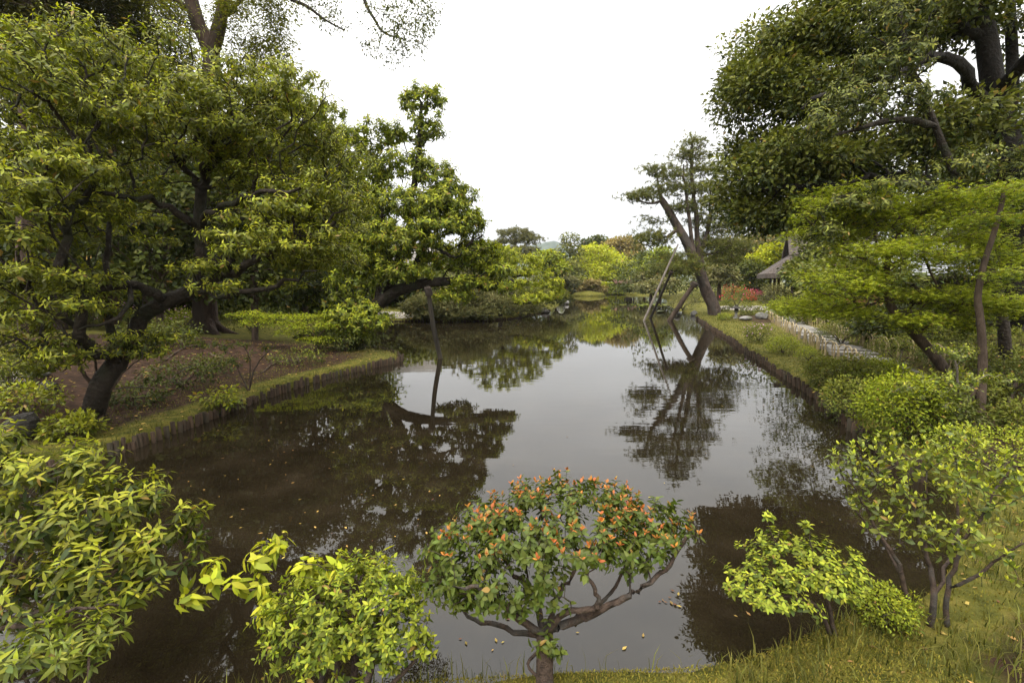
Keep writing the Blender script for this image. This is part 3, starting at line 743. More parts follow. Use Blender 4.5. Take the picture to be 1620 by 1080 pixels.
def lantern():
    b_ = hit(1164, 504); r = empty('stone_lantern', b_, 'small stone lantern with wide dark cap near the leaning pine', 'lantern')
    piece('base', cyl(.17, .15, .08, 8), 'stone', r)
    piece('post', cyl(.09, .075, .3, 8, z0=.08), 'stone', r)
    piece('platform', cyl(.1, .17, .08, 8, z0=.38), 'stone', r)
    piece('light_box', cyl(.12, .12, .16, 6, z0=.46), 'stone_dark', r)
    piece('cap', cyl(.29, .06, .13, 8, z0=.62), 'stone_dark', r)
    piece('finial', cyl(.05, .02, .09, 6, z0=.75), 'stone_dark', r)
lantern()
rock_n = [0]
def rock(px, py, rpx, label, mat='stone', flat=.7, group=None, sink=.3, z=None):
    p = gnd(px, py, z) if z is not None else hit(px, py); rock_n[0] += 1
    r = rpx*p[1]/F
    V, Fl = rock_geo(r, rock_n[0]*7, flat)
    V = V + np.array([0, 0, r*flat*(1-sink)])
    o = add('rock', mesh_np('rock', V, Fl, 0, False), M[mat], None, p)
    o.rotation_euler = (0, 0, rng.uniform(0, 6)); tag(o, label, 'rock', group)
rock(1098, 502, 6, 'pale upright rock at the water edge below the leaning pine', flat=1.1)
rock(1085, 503, 8, 'flat pale rock next to the upright rock by the pine', flat=.45)
rock(1072, 499, 7, 'grey rock in the water between pine and front prop', z=.02, flat=.6)
rock(1044, 494, 7, 'flat brown rock out in the water behind the props', z=.02, flat=.35)
rock(1178, 506, 12, 'long flat boulder on the grass right of the stone lantern', 'stone', .35)
rock(1205, 504, 11, 'pale boulder at the start of the stone path', 'stone', .6)
rock(1218, 500, 10, 'second pale boulder just behind the start of the path', 'stone', .6)
rock(887, 480, 9, 'tall grey rock at the far end of the island shore', flat=.9)
rock(896, 481, 5, 'small rock beside the tall grey rock on the island shore', z=.02)
rock(862, 494, 9, 'flat pinkish rock at the water line under the bright island tree', flat=.5, z=.02)
rock(845, 494, 8, 'low rock left of the flat pinkish island rock', flat=.5, z=.02)
rock(62, 596, 16, 'flat stone capping the path edge on the far left bank', 'stone', .4)
rock(78, 622, 14, 'grey block leaning at the end of the left stone edge', 'stone_dark', .9)
rock(40, 696, 30, 'big dark boulder low in the left inlet by the water', 'stone_dark', .9)
rock(1600, 652, 24, 'flat grey stone on the dark slope at the right edge', 'stone_dark', .25)
rock(1530, 622, 18, 'small grey stone half buried behind the thin brown trunk', 'stone', .5)

# ---------------------------------------------------------------- props under the trees
def prop(a, b_, r, mat, label, group=None, tie=True):
    a = np.asarray(a); b_ = np.asarray(b_)
    root = empty('support_pole', a, label, 'pole', group)
    d = b_-a; a2 = a - nrm(d)*.5; mid = (a+b_)/2 + rng.normal(0, .03, 3)
    sk = Skel(); sk.limb([a2, mid, b_], r*1.05, r*.85, 6); V, Fq, _, _ = sk.finish(.001)
    put_wood(root, a, V, Fq, mat, 'pole')
    if tie:
        sk = Skel(); n_ = nrm(d); sk.limb([b_-n_*.3, b_-n_*.16, b_-n_*.02], r*1.45, r*1.45, 3); V, Fq, _, _ = sk.finish(.001)
        put_wood(root, a, V, Fq, 'wood_dark', 'rope_wrap')
prop(gnd(697, 567), at(676, 452, 13.75), .075, 'pole_dark', 'dark prop pole in the water under the long limb at left')
prop(gnd(1019, 507), at(1073, 386, 27.6), .065, 'pole_grey', 'tallest grey prop pole, leftmost under the leaning pine', tie=False)
prop(gnd(1029, 503), at(1063, 428, 27.9), .085, 'pole_dark', 'thin dark prop pole, middle of three under the pine')
prop(gnd(1060, 507), at(1101, 446, 27.3), .15, 'bark_brown', 'stout brown prop pole, rightmost against the pine trunk')

# ---------------------------------------------------------------- trees
MID, NEAR = tpl_mid, NEARS
T_NEEDLE = tpl_needle(.14)
def tree(name, label, base, limbs, eps, mat_leaf, mat_bark, style, rtip=.006, ex=.42, step=.35, kpl=.25, wig=.08, arch=.06,
         cat='tree', group=None, tpl=None, single=0, crown='crown', yr_=(.1, .6), extra=None, trunk_name='trunk', flare=0):
    base = np.asarray(base, float)
    root = empty(name, base, label, cat, group)
    sk = Skel()
    for L in limbs: sk.limb([np.asarray(q) for q in L[0]], L[1], L[2], wob=L[3] if len(L) > 3 else 0)
    for i in range(6 if flare else 0):
        a = i*1.05 + rng.uniform(0, .6); dv = np.array([math.cos(a), math.sin(a), 0])
        sk.limb([sk.P[int(np.argmin([abs(q[2]-base[2]-2.2*flare) for q in sk.P[:12]]))], base + dv*flare*.95 + [0, 0, flare*.9], base + dv*flare*1.9 + [0, 0, flare*.15], base + dv*flare*3.2 - [0, 0, flare*.3]], flare*.55, flare*.14)
    tips, dirs = gather(eps)
    sk.grow(tips, step, kpl, wig, arch)
    V, Fq, P, D = sk.finish(rtip, ex)
    put_wood(root, base, V, Fq, mat_bark, trunk_name)
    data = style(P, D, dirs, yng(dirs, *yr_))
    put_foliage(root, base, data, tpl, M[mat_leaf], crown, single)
    if extra: extra(root, base, P, dirs)
    return root
def S_ros(k, L, elev=(-.35, .5), young_n=3, up=.3, spread=.012):
    return lambda P, D, d, y: rosettes(P, D*.6 + d*.5, k, L, elev, up, spread, young_n, y*1.4)
def S_clu(k, rad, L, flat=.75): return lambda P, D, d, y: clusters(P, k, rad, L, y, flat, outward=d)
def S_spr(k, rad, L, droop=.35, thick=.15): return lambda P, D, d, y: sprays(P, k, rad, L, thick, droop, y)
def S_ndl(k, L, tuft=3, rad=.15, up=.55): return lambda P, D, d, y: needles(P, k, L, tuft, rad, y, up)
def seq(*q): return [at(*p) for p in q]

# --- big spreading broadleaf on the left bank
b1 = hit(134, 664)
Y1 = 7.3
def q1(px, py, dy=0): return at(px, py, Y1 + dy)
tree('broadleaf_tree', 'large spreading broadleaf tree with crooked dark trunk and drooping leaves on left bank', b1,
 [([b1-[0,0,.2], q1(160,612,-.4), q1(188,568,-.2), q1(212,532), q1(224,500,.05), q1(262,478,.1), q1(305,457,.2), q1(318,420,.3), q1(316,360,.4), q1(318,300,.5)], .145, .065),
  ([q1(305,457,.2), q1(350,440,0), q1(400,412,-.2), q1(460,385,-.5), q1(540,350,-.7)], .085, .03, .03),
  ([q1(262,478,.1), q1(240,462,-.2), q1(205,452,-.5), q1(150,458,-.9), q1(70,470,-1.2)], .085, .03, .03),
  ([q1(318,420,.3), q1(380,400,.7), q1(450,375,1.1), q1(520,340,1.4)], .08, .025, .03),
  ([q1(316,360,.4), q1(270,330,0), q1(200,310,-.5), q1(110,300,-1)], .07, .025, .03),
  ([q1(316,360,.4), q1(340,335,-.2), q1(400,310,-.7), q1(470,300,-1)], .06, .025, .03),
  ([q1(318,300,.5), q1(290,260,.4), q1(250,220,.1), q1(190,190,-.3), q1(110,170,-.7)], .06, .02, .03),
  ([q1(318,300,.5), q1(350,240,.8), q1(400,190,1.0)], .06, .02, .03), ([q1(290,260,.4), q1(310,220,-.2), q1(330,170,-.5)], .05, .02, .03),
  ([q1(305,457,.2), q1(360,470,-.2), q1(440,450,-.5), q1(500,425,-.7)], .06, .02, .03), ([q1(205,452,-.5), q1(190,500,-.9), q1(120,520,-1.3)], .04, .015, .02)],
 [(240,125,Y1+.3,240,50,1.8,40,50,20,.6,34), (80,125,Y1-.7,150,60,1.5,20,48,20,.55,30), (450,235,Y1+.4,115,80,1.5,36,42,18,.5,34), (300,280,Y1+.2,290,110,2.2,54,50,18,.55,30),
  (60,330,Y1-1.1,140,120,1.3,32,46,18,.5,28), (500,370,Y1,95,75,1.2,24,40,17,.45,32), (100,470,Y1-1.0,150,60,1.0,16,46,17,.45,24), (410,410,Y1-.4,130,45,1.0,11,44,14,.4,22),
  (10,285,Y1-2.4,50,30,.5,5,40,14,.3,6), (55,540,Y1-1.0,85,45,.8,12,44,17,.4,18), (210,545,Y1-.3,90,24,.6,8,42,13,.4,16), (320,170,Y1-.5,190,60,1.2,22,46,18,.45,28)],
 'l_camellia', 'bark_dark', S_ros(12, .088, (-.8, .35), 5), .005, .42, .28, .3, .12, .05, tpl=SEMIS(.36, .12, .22), single=300, yr_=(.15, 1.2), flare=.115)

# --- second tree on the bank tip, its long limb propped over the water
b2 = hit(562, 552); Y2 = b2[1]
def q2(px, py, dy=0): return at(px, py, Y2 + dy)
tree('broadleaf_tree', 'tall irregular broadleaf tree at the bank tip with a long propped limb over water', b2,
 [([b2-[0,0,.2], q2(570,515), q2(598,482), q2(630,459), q2(672,448,.1), q2(720,446,.2), q2(775,452,.2), q2(812,444,.3)], .27, .08),
  ([q2(612,470,0), q2(632,412,.2), q2(645,365,.3), q2(654,300,.3), q2(662,235,.3), q2(668,165,.3)], .17, .05, .02),
  ([q2(650,453,.05), q2(660,412,0), q2(672,377,-.2), q2(690,340,-.3), q2(702,290,-.3)], .13, .04, .02),
  ([q2(672,377,-.2), q2(700,398,-.4), q2(722,408,-.4), q2(745,382,-.5), q2(765,372,-.5)], .07, .03, .02),
  ([q2(598,482), q2(603,410,.3), q2(606,345,.4), q2(592,270,.5), q2(572,220,.6)], .11, .035, .02),
  ([q2(606,345,.4), q2(560,290,.7), q2(520,210,1), q2(500,180,1.2)], .07, .03, .02)],
 [(668,162,Y2+.3,42,32,.8,102), (665,205,Y2+.3,48,23,.9,78), (590,212,Y2+.5,48,25,.8,102), (535,215,Y2+.8,34,20,.8,57), (505,176,Y2+1.2,44,18,.7,68), (640,262,Y2+.3,62,23,1.0,119),
  (690,280,Y2+.2,40,27,.9,85), (715,312,Y2,45,25,1.0,136), (655,320,Y2-.2,60,27,1.1,136), (600,325,Y2+.3,60,39,1.1,153), (735,350,Y2,38,25,.9,136), (690,358,Y2-.5,60,18,1.0,119),
  (640,380,Y2-.6,70,25,1.1,136), (755,398,Y2+.2,45,23,.9,136), (700,415,Y2+.5,55,16,.9,85), (560,385,Y2+.2,60,51,1.1,187), (585,420,Y2-.3,46,26,.8,100), (565,505,Y2-.7,62,34,.9,187), (720,468,Y2,35,16,.6,57), (740,445,Y2,34,11,.6,60), (790,452,Y2+.2,30,10,.6,60), (575,270,Y2+.6,50,40,1.1,130), (610,380,Y2-.2,60,36,1.0,140), (690,330,Y2-.6,50,26,.8,90), (640,430,Y2-.5,50,18,.7,70), (560,440,Y2+.3,50,40,1,110), (780,425,Y2+.3,34,13,.7,68)],
 'l_t2', 'bark_dark', S_ros(14, .165, (-.75, .4), 5), .007, .42, .35, .3, .08, .05, tpl=MID(.4), yr_=(.25, 1.25))

# --- tall double-trunked tree behind, with branches hanging into the top of the picture
b3 = hit(325, 527); Y3 = b3[1]
def q3(px, py, dy=0): return at(px, py, Y3 + dy)
def overhang(root, base, P, dirs):
    for pts, eps in (([(345,-20,13),(420,-120,12),(510,-130,11.5),(565,-40,11),(578,5,10.8),(592,30,10.7),(608,52,10.7),(640,63,10.7)],
                      [(610,75,10.7,35,20,.6,40), (650,62,10.7,30,22,.6,46), (650,20,10.8,45,22,.8,70), (590,25,10.8,22,22,.5,16)]),
                     ([(345,-20,13),(400,-60,12.5),(450,-8,12.2),(485,10,12.1),(515,32,12.1),(545,48,12.1)], [(500,15,12.1,35,14,.5,40), (530,40,12.1,22,7,.3,16)])):
        sk = Skel(); sk.limb(seq(*pts), .07, .015)
        t, d = gather(eps); sk.grow(t, .3, .1, .1, 0); V, Fq, Pp, Dd = sk.finish(.004, .4)
        br = put_wood(root, base, V, Fq, 'bark_dark', 'branch')
        me = leaves_mesh('branch_leaves', base, *clusters(Pp, 11, .14, .075, np.full(len(Pp), .25), 1.0, outward=d*0), tpl_mid(.42))
        add('branch_leaves', me, M['l_oak'], br, kind='stuff')
tree('tall_tree', 'tall tree with massive reddish trunk forking high above the left bank', b3,
 [([b3-[0,0,.3], q3(325,470), q3(327,300), q3(331,150), q3(333,85), q3(308,20,-.1), q3(285,-80,-.3), q3(270,-220,-.4)], .45, .16),
  ([q3(333,85), q3(350,30,.1), q3(362,-60,.2), q3(380,-200,.2)], .26, .12), ([q3(308,20,-.1), q3(265,-10,-.3), q3(220,-60,-.5)], .1, .05), ([q3(350,30,.1), q3(395,-10,.1), q3(430,-20,0)], .08, .04)],
 [(400,30,Y3,48,45,1.3,110), (428,80,Y3,22,26,.8,50), (385,90,Y3+.5,30,30,.8,50), (255,30,Y3-.3,60,40,1.4,90), (330,-80,Y3,190,60,2.6,200), (300,-200,Y3,200,60,3,160), (340,180,Y3+.8,130,60,1.6,160), (330,280,Y3+1,130,60,1.6,140), (440,10,Y3,20,30,.6,30)],
 'l_feather', 'bark_red', S_spr(34, .4, .12, .5, .3), .006, .42, .5, .3, .08, .04, tpl=MID(.4), extra=overhang, flare=.42)

# --- conifers behind the left bank
def conifer(px, py, Y, r, label, wtop=1.0, yrange=(60, -160), n=260, lean=0, mat='l_conifer', bark='bark_red', spread=80):
    b_ = on_ground(*at(px, py, Y)[:2])
    top = at(px+lean, yrange[1], Y); zs = np.linspace(0, 1, 5)
    pts = [b_-[0,0,.2]] + [b_ + (top-b_)*f for f in (.25, .5, .75, 1)]
    eps = [(px + lean*f + rng.normal(0, 14), yrange[0] + (yrange[1]-yrange[0])*f, Y, spread*(1.05-.6*f), 20, spread*Y/F*(1.05-.6*f), int(n/6)) for f in np.linspace(0, .95, 6)]
    tree('conifer_tree', label, b_, [(pts, r, r*.35)], eps, mat, bark, S_spr(44, .5, .17, .5, .25), .008, .4, .5, .12, .05, -.05, tpl=MID(.3), yr_=(.05, .5))
conifer(86, 500, 15.5, .27, 'dark conifer with bare reddish trunk behind the spreading tree', yrange=(60, -150))
conifer(133, 495, 19, .25, 'slimmer conifer trunk just right of the reddish conifer', yrange=(70, -100))
conifer(40, 505, 14, .26, 'conifer nearest the left picture edge, trunk in shade', yrange=(40, -160))
conifer(178, 507, 17, .22, 'conifer standing behind the crooked trunk of the spreading tree', yrange=(120, -60), n=200, spread=70)
conifer(232, 500, 21, .22, 'conifer between reddish trunk and forked tall tree, farther back', yrange=(130, -40), n=200, spread=80)

# --- leaning pine on the right bank
b4 = hit(1133, 498); Y4 = b4[1]
def q4(px, py, dy=0): return at(px, py, Y4 + dy)
def broken(root, base, P, dirs):
    pass
tree('leaning_pine', 'leaning old pine with broken top held by props on right bank', b4,
 [([b4-[0,0,.3], q4(1127,482), q4(1116,455), q4(1104,425), q4(1090,392), q4(1073,360), q4(1058,334), q4(1047,316)], .42, .2),
  ([q4(1112,448,.1), q4(1108,405,.4), q4(1100,350,.5), q4(1096,300,.5), q4(1093,250,.5), q4(1097,220,.5)], .22, .05, .05),
  ([q4(1104,425,0), q4(1090,345,-.2), q4(1084,300,-.2), q4(1078,262,-.2)], .14, .05, .05),
  ([q4(1108,405,.4), q4(1122,350,.8), q4(1124,300,.9)], .18, .05, .03),
  ([q4(1073,360), q4(1055,375,-.3), q4(1035,380,-.5)], .14, .06, .03), ([q4(1047,316), q4(1042,300), q4(1040,278)], .12, .04), ([q4(1045,318), q4(1030,322,-.3), q4(1012,318,-.5)], .1, .04),
  ([q4(1104,420), q4(1085,425,-.6), q4(1060,430,-.9)], .11, .05, .02), ([q4(1108,405,.4), q4(1135,398,.6), q4(1158,385,.6)], .12, .04, .02)],
 [(1098,228,Y4+.5,17,12,.7,51), (1090,248,Y4+.5,30,9,.8,68), (1040,270,Y4,22,9,.6,51), (1062,282,Y4-.2,24,8,.6,44), (1104,272,Y4+.6,37,9,.9,85), (1014,311,Y4-.5,24,8,.7,61), (1040,303,Y4-.2,24,8,.6,47), (1084,300,Y4,37,9,.9,78),
  (1126,298,Y4+.8,33,9,.8,68), (1112,325,Y4+.6,44,10,1,95), (1080,330,Y4-.2,22,8,.6,37), (1034,350,Y4-.3,17,5,.5,20), (1034,378,Y4-.5,28,13,.8,102), (1128,352,Y4+.8,44,10,1,102), (1150,366,Y4+.8,37,9,.9,74),
  (1140,392,Y4+.6,44,13,1,119), (1118,385,Y4+1,28,9,.8,61), (1062,428,Y4-.9,39,9,.9,95), (1090,420,Y4-.8,28,9,.7,68), (1140,412,Y4+.6,35,8,.8,61), (1075,408,Y4-.3,26,6,.6,40)],
 'l_pine', 'bark_pine', S_ndl(13, .25, 3, .36, .45), .014, .4, .5, .25, .06, .03, tpl=T_NEEDLE, crown='needles', yr_=(.1, .75))

# --- bright low tree on the island and its neighbours
b5 = hit(792, 501); Y5 = b5[1]
def q5(px, py, dy=0): return at(px, py, Y5 + dy)
tree('island_tree', 'bright yellow green tree spreading low over the island shore', b5,
 [([b5-[0,0,.2], q5(791,475), q5(797,455), q5(812,440), q5(835,432,-.2)], .14, .06), ([q5(797,455), q5(780,435), q5(760,420)], .09, .04), ([q5(791,472), q5(815,480,-.5), q5(845,478,-.8), q5(868,468,-1)], .08, .03), ([q5(812,440), q5(800,415), q5(792,395)], .08, .03)],
 [(790,398,Y5,41,13,1.2,105), (760,418,Y5,32,12,1,75), (828,412,Y5,38,13,1.2,105), (800,428,Y5-.6,43,10,1,90), (850,432,Y5-.2,32,12,1,82), (872,448,Y5-.4,25,10,.9,66), (820,450,Y5-.8,38,10,1,82), (862,468,Y5-1,30,9,.8,69), (838,472,Y5-1.1,36,9,.9,69), (770,440,Y5-.6,30,10,.8,54), (884,458,Y5-.5,12,7,.6,24)],
 'l_lime', 'bark_dark', S_ros(13, .2, (-.9, .3), 5), .008, .42, .4, .3, .08, .05, tpl=MID(.34), yr_=(.3, .9))
def pad_pine(name, label, px, py, rad, limbs, eps, mat='l_pineolive', L=.26, tuft=5, r_=.26, bark='bark_pine', k=15):
    b_ = hit(px, py); Y = b_[1]
    lm = [([b_-[0,0,.2]] + [at(a, c, Y+d) for a, c, d in pl], r0, r1) if i == 0 else ([at(a, c, Y+d) for a, c, d in pl], r0, r1) for i, (pl, r0, r1) in enumerate(limbs)]
    tree(name, label, b_, lm, [(a, c, Y+d, rx, rz, ry, n_) for a, c, d, rx, rz, ry, n_ in eps], mat, bark, S_ndl(k, L, tuft, r_, .6), .01, .4, .4, .3, .08, .02, tpl=tpl_needle(.17), crown='needles', yr_=(.2, .7))
pad_pine('low_pine', 'low sprawling pine with silvery twigs at the left end of the island', 716, 503, .1, [([(716,480,0), (735,470,0), (750,462,.3)], .1, .04), ([(716,480,0), (690,475,0), (672,478,0)], .07, .03)],
 [(690,478,0,38,12,1.3,90), (735,462,.3,40,12,1.4,90), (770,478,.2,34,10,1.2,70), (700,495,-.6,40,7,.8,60), (745,494,-.6,40,7,.8,60), (665,488,.2,22,8,.9,40)])
pad_pine('low_pine', 'low dark pine at the right end of the island behind bright foliage', 848, 492, .1, [([(850,480,0), (855,470,.4)], .1, .04)],
 [(850,470,.5,36,12,1.4,90), (878,470,1.5,18,12,1.2,50), (815,488,-.3,36,7,.9,50), (835,460,1.5,40,12,1.4,60)], 'l_pine')
pad_pine('flat_topped_pine', 'tall flat topped pine behind the island, left of the blue hill', 808, 470, .2, [([(810,430,18), (812,400,20), (818,378,20)], .3, .14), ([(812,400,20), (830,388,20), (838,380,20)], .12, .06)],
 [(815,370,20,28,7,2.4,80), (838,380,20,20,8,2,60), (800,384,20,20,6,2,44), (825,396,19,36,6,2.4,70), (845,405,19,26,6,2,50), (810,412,18,40,6,2.4,70)], 'l_pineolive', .4, 5, .45, k=16)

# --- far bank
def far_tree(name, label, px, Y, eps, mat, L=.34, k=19, rad=.8, bark='bark_brown', r=.25, py=466, flat=.7, yr2=(.2, .75), topy=None):
    x, y = at(px, py, Y)[:2]; b_ = on_ground(x, y); ty = topy or min(e[1] for e in eps)
    lm = [([b_-[0,0,.2], b_ + (at(px, ty, Y)-b_)*.5, at(px, ty+6, Y)], r, r*.3)]
    tree(name, label, b_, lm, [(a, c, Y+d, rx, rz, ry, n_) for a, c, d, rx, rz, ry, n_ in eps], mat, bark, S_clu(k + (6 if Y < 22 else 0), rad, L*(1.4 if Y > 40 else (.75 if Y < 22 else 1.1)), flat), .016, .4, 1.2, .3, .06, .03, tpl=MID(.68), yr_=yr2)
far_tree('slim_tree', 'slim sparse tree rising alone in front of the blue hill', 902, 88, [(902,378,0,14,9,1.6,24), (896,395,0,16,9,1.6,26), (912,400,0,14,8,1.6,22), (902,416,0,16,8,1.8,26)], 'l_pine', .3, 16, .7, r=.2)
far_tree('dark_tree', 'small dark rounded tree left of the slim sparse tree', 880, 74, [(884,412,0,12,8,1.6,26), (876,428,0,16,10,1.8,36), (892,435,0,14,10,1.6,36)], 'l_dark', .3, 22, .7)
far_tree('dark_tree', 'brownish dark tree below the slim sparse tree on the far bank', 905, 84, [(902,428,0,22,12,2.4,60), (898,446,-3,26,10,2.4,60)], 'l_pine', .3, 24, .8)
far_tree('bright_tree', 'large bright yellow green tree with rounded top on far bank', 945, 94, [(945,398,0,28,10,3,70), (925,412,0,26,10,3,70), (965,412,0,30,10,3,80), (940,426,-2,40,10,3,90), (975,430,-2,24,10,3,60), (930,440,-3,30,8,2.5,60)], 'l_lime', .32, 21, .85, yr2=(.3, .95))
far_tree('tan_tree', 'broad olive brown tree with domed top behind the bright ones', 985, 104, [(985,388,0,26,12,3.6,90), (968,394,0,18,10,3,50), (1003,396,0,16,12,3,60), (990,410,-2,28,12,3.6,80)], 'l_tan', .38, 21, 1.0, yr2=(.2, .8))
far_tree('dark_pine', 'dark small pine peeping above the bright tree, left one', 929, 112, [(929,386,0,13,6,2,34), (926,396,0,10,5,2,24)], 'l_dark', .4, 24, .9)
far_tree('dark_pine', 'dark small pine peeping above the bright tree, right one', 948, 114, [(948,381,0,11,5,2,30), (950,390,0,12,5,2,24)], 'l_dark', .4, 24, .9)
far_tree('layered_tree', 'bright layered tree behind the clipped hedge end', 992, 90, [(990,418,0,26,6,2.6,60), (1005,428,0,20,6,2.4,50), (980,436,-1,30,6,2.4,60), (1002,444,-1,26,6,2.2,50)], 'l_lime', .3, 21, .8, yr2=(.15, .7))
far_tree('layered_tree', 'pale green layered tree between hedge and the leaning pine', 1045, 70, [(1048,400,0,16,7,2,36), (1040,412,0,22,7,2,50), (1055,424,0,20,7,2,44), (1034,430,0,24,7,2,50)], 'l_azalea', .28, 21, .7, yr2=(.2, .8))
far_tree('dark_pine', 'dark round pine just right of the domed brown tree', 1020, 90, [(1022,408,0,14,6,2.2,40), (1018,418,0,14,6,2.2,40)], 'l_dark', .34, 24, .8)
far_tree('olive_pine', 'soft olive pine on the far shore behind the props', 1030, 62, [(1030,440,0,28,8,2,70), (1048,448,-3,26,8,2,60), (1022,454,-4,20,8,1.6,44)], 'l_pineolive', .24, 21, .65, flat=.4)
far_tree('olive_pine', 'grey green pine at the left end of the hedge', 904, 82, [(900,452,0,10,7,1.6,40), (906,458,-2,7,5,1.2,24)], 'l_shrub', .26, 24, .6)
far_tree('olive_pine', 'flat olive pine between island rocks and hedge', 896, 72, [(893,440,0,16,6,1.8,40), (905,446,0,14,6,1.6,36)], 'l_pineolive', .26, 24, .65, flat=.4)
far_tree('round_tree', 'round green tree behind the flat topped pine on the island', 868, 66, [(868,408,0,18,9,2,60), (858,420,0,22,9,2,60), (880,424,0,18,9,2,50)], 'l_t2', .3, 21, .75)
far_tree('olive_tree', 'pale olive tree filling the gap right of the leaning pine', 1160, 56, [(1160,392,0,26,14,2.6,90), (1145,415,0,26,12,2.4,80), (1175,420,0,26,14,2.4,80)], 'l_pineolive', .26, 21, .7, r=.2)
far_tree('dark_tree', 'dark tree behind the red azaleas left of the thatched house', 1188, 48, [(1186,428,0,16,14,1.4,70), (1190,448,0,18,12,1.4,70)], 'l_dark', .2, 21, .55)
far_tree('bright_tree', 'bright yellow green tree beside the thatched gable', 1218, 50, [(1222,398,0,20,9,1.6,70), (1205,410,0,18,9,1.6,60), (1225,420,0,20,10,1.6,60), (1212,432,0,16,9,1.4,44)], 'l_lime', .2, 21, .55, yr2=(.4, 1))
far_tree('olive_tree', 'tall pale wooded crown behind the thatched roof', 1225, 78, [(1200,385,0,28,12,3,80), (1230,376,0,26,12,3,80), (1255,372,0,26,12,3,70), (1180,398,0,26,12,3,70)], 'l_tan', .32, 21, .9, yr2=(0, .5))
far_tree('olive_pine', 'pine with thin straight trunk left of the dark azalea tree', 1138, 46, [(1135,428,0,20,8,1.4,50), (1120,440,0,18,8,1.4,44), (1152,440,0,16,8,1.2,40)], 'l_pineolive', .2, 21, .55)
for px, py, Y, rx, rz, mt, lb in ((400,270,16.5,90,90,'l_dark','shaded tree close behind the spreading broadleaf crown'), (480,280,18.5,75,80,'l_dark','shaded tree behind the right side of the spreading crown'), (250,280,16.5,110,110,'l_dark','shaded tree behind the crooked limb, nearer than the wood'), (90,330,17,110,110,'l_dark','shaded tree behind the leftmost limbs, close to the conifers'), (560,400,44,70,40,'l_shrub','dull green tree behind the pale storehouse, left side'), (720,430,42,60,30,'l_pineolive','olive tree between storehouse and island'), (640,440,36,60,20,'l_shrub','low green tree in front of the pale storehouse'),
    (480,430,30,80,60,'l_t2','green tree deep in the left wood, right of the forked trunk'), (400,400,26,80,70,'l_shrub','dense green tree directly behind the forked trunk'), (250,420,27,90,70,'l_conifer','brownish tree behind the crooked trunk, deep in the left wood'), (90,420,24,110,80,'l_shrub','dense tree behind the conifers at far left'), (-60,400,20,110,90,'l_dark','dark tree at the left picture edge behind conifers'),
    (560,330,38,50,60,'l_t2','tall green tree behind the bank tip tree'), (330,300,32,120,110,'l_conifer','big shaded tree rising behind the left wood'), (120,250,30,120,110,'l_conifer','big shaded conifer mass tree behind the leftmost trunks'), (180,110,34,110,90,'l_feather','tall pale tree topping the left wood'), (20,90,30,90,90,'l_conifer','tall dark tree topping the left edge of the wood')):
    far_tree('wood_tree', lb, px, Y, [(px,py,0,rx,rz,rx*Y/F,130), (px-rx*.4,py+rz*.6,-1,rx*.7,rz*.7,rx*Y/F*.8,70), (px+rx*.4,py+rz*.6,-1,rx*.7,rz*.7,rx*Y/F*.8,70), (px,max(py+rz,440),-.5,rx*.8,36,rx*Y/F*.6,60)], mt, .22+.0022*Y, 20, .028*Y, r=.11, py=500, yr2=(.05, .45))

# --- clipped hedge with corner column, mound and topiary on the far bank
def hedge(x0, x1, y0, y1, h, label, mat='l_azalea'):
    c = np.array([(x0+x1)/2, (y0+y1)/2, .35]); r = empty('hedge', c, label, 'hedge')
    n_ = int(((x1-x0)*(h+ (y1-y0)))*150) + 600
    u = rng.uniform(size=(n_, 3)); f = rng.uniform(size=n_)
    P = np.stack([x0+(x1-x0)*u[:, 0], y0+(y1-y0)*u[:, 1], .3+h*u[:, 2]], 1); N = np.zeros((n_, 3))
    top = f < .42; fr = (f >= .42) & (f < .86); sd = f >= .86
    P[top, 2] = .3+h + rng.normal(0, .02, top.sum()); N[top] = (0, 0, 1)
    P[fr, 1] = y0 + rng.normal(0, .04, fr.sum()); N[fr] = (0, -1, 0)
    P[sd, 0] = np.where(u[sd, 0] < .5, x0, x1) + rng.normal(0, .04, sd.sum()); N[sd] = np.stack([np.sign(u[sd, 0]-.5), 0*u[sd, 0], 0*u[sd, 0]], 1)
    D = nrm(rng.normal(size=(n_, 3)) - N*.5)
    age = np.clip(np.where(top, 1.0, .8) + rng.normal(0, .15, n_), 0, 1)
    put_foliage(r, c, [P, D, N+rng.normal(0, .3, (n_, 3)), np.full(n_, .24), age], MID(.6), M[mat], 'foliage')
    V, Fl = box(x1-x0-.3, y1-y0-.3, h-.2, (0, 0, h/2-.1)); piece('branches', (V, Fl), 'bark_dark', r)
hedge(11.8, 20.4, 82.25, 84.5, 1.85, 'long clipped hedge with flat bright top on the far bank', 'l_azalea')
hedge(15.6, 16.8, 81.6, 82.2, 1.9, 'narrow clipped hedge block projecting from the long hedge', 'l_lime')
def mound_plant():
    b_ = on_ground(13.0, 77.5); me = rock_geo(2.3, 91, .42, 18); o = add('mound', mesh_np('mound', me[0]*[1.3, 1, 1], me[1], 0, True), M['ground'], None, (13.0, 76.5, .02)); tag(o, 'round grassy islet mound in front of the clipped hedge', 'mound')
mound_plant()
far_tree('topiary_pine', 'rounded olive pine trained over the grassy islet mound', 932, 78.5, [(934,447,-1,15,4,1.4,50), (920,456,-1,9,5,1.1,32), (948,458,-1,11,5,1.1,36)], 'l_tan', .24, 28, .55, flat=.45, yr2=(0, .4))

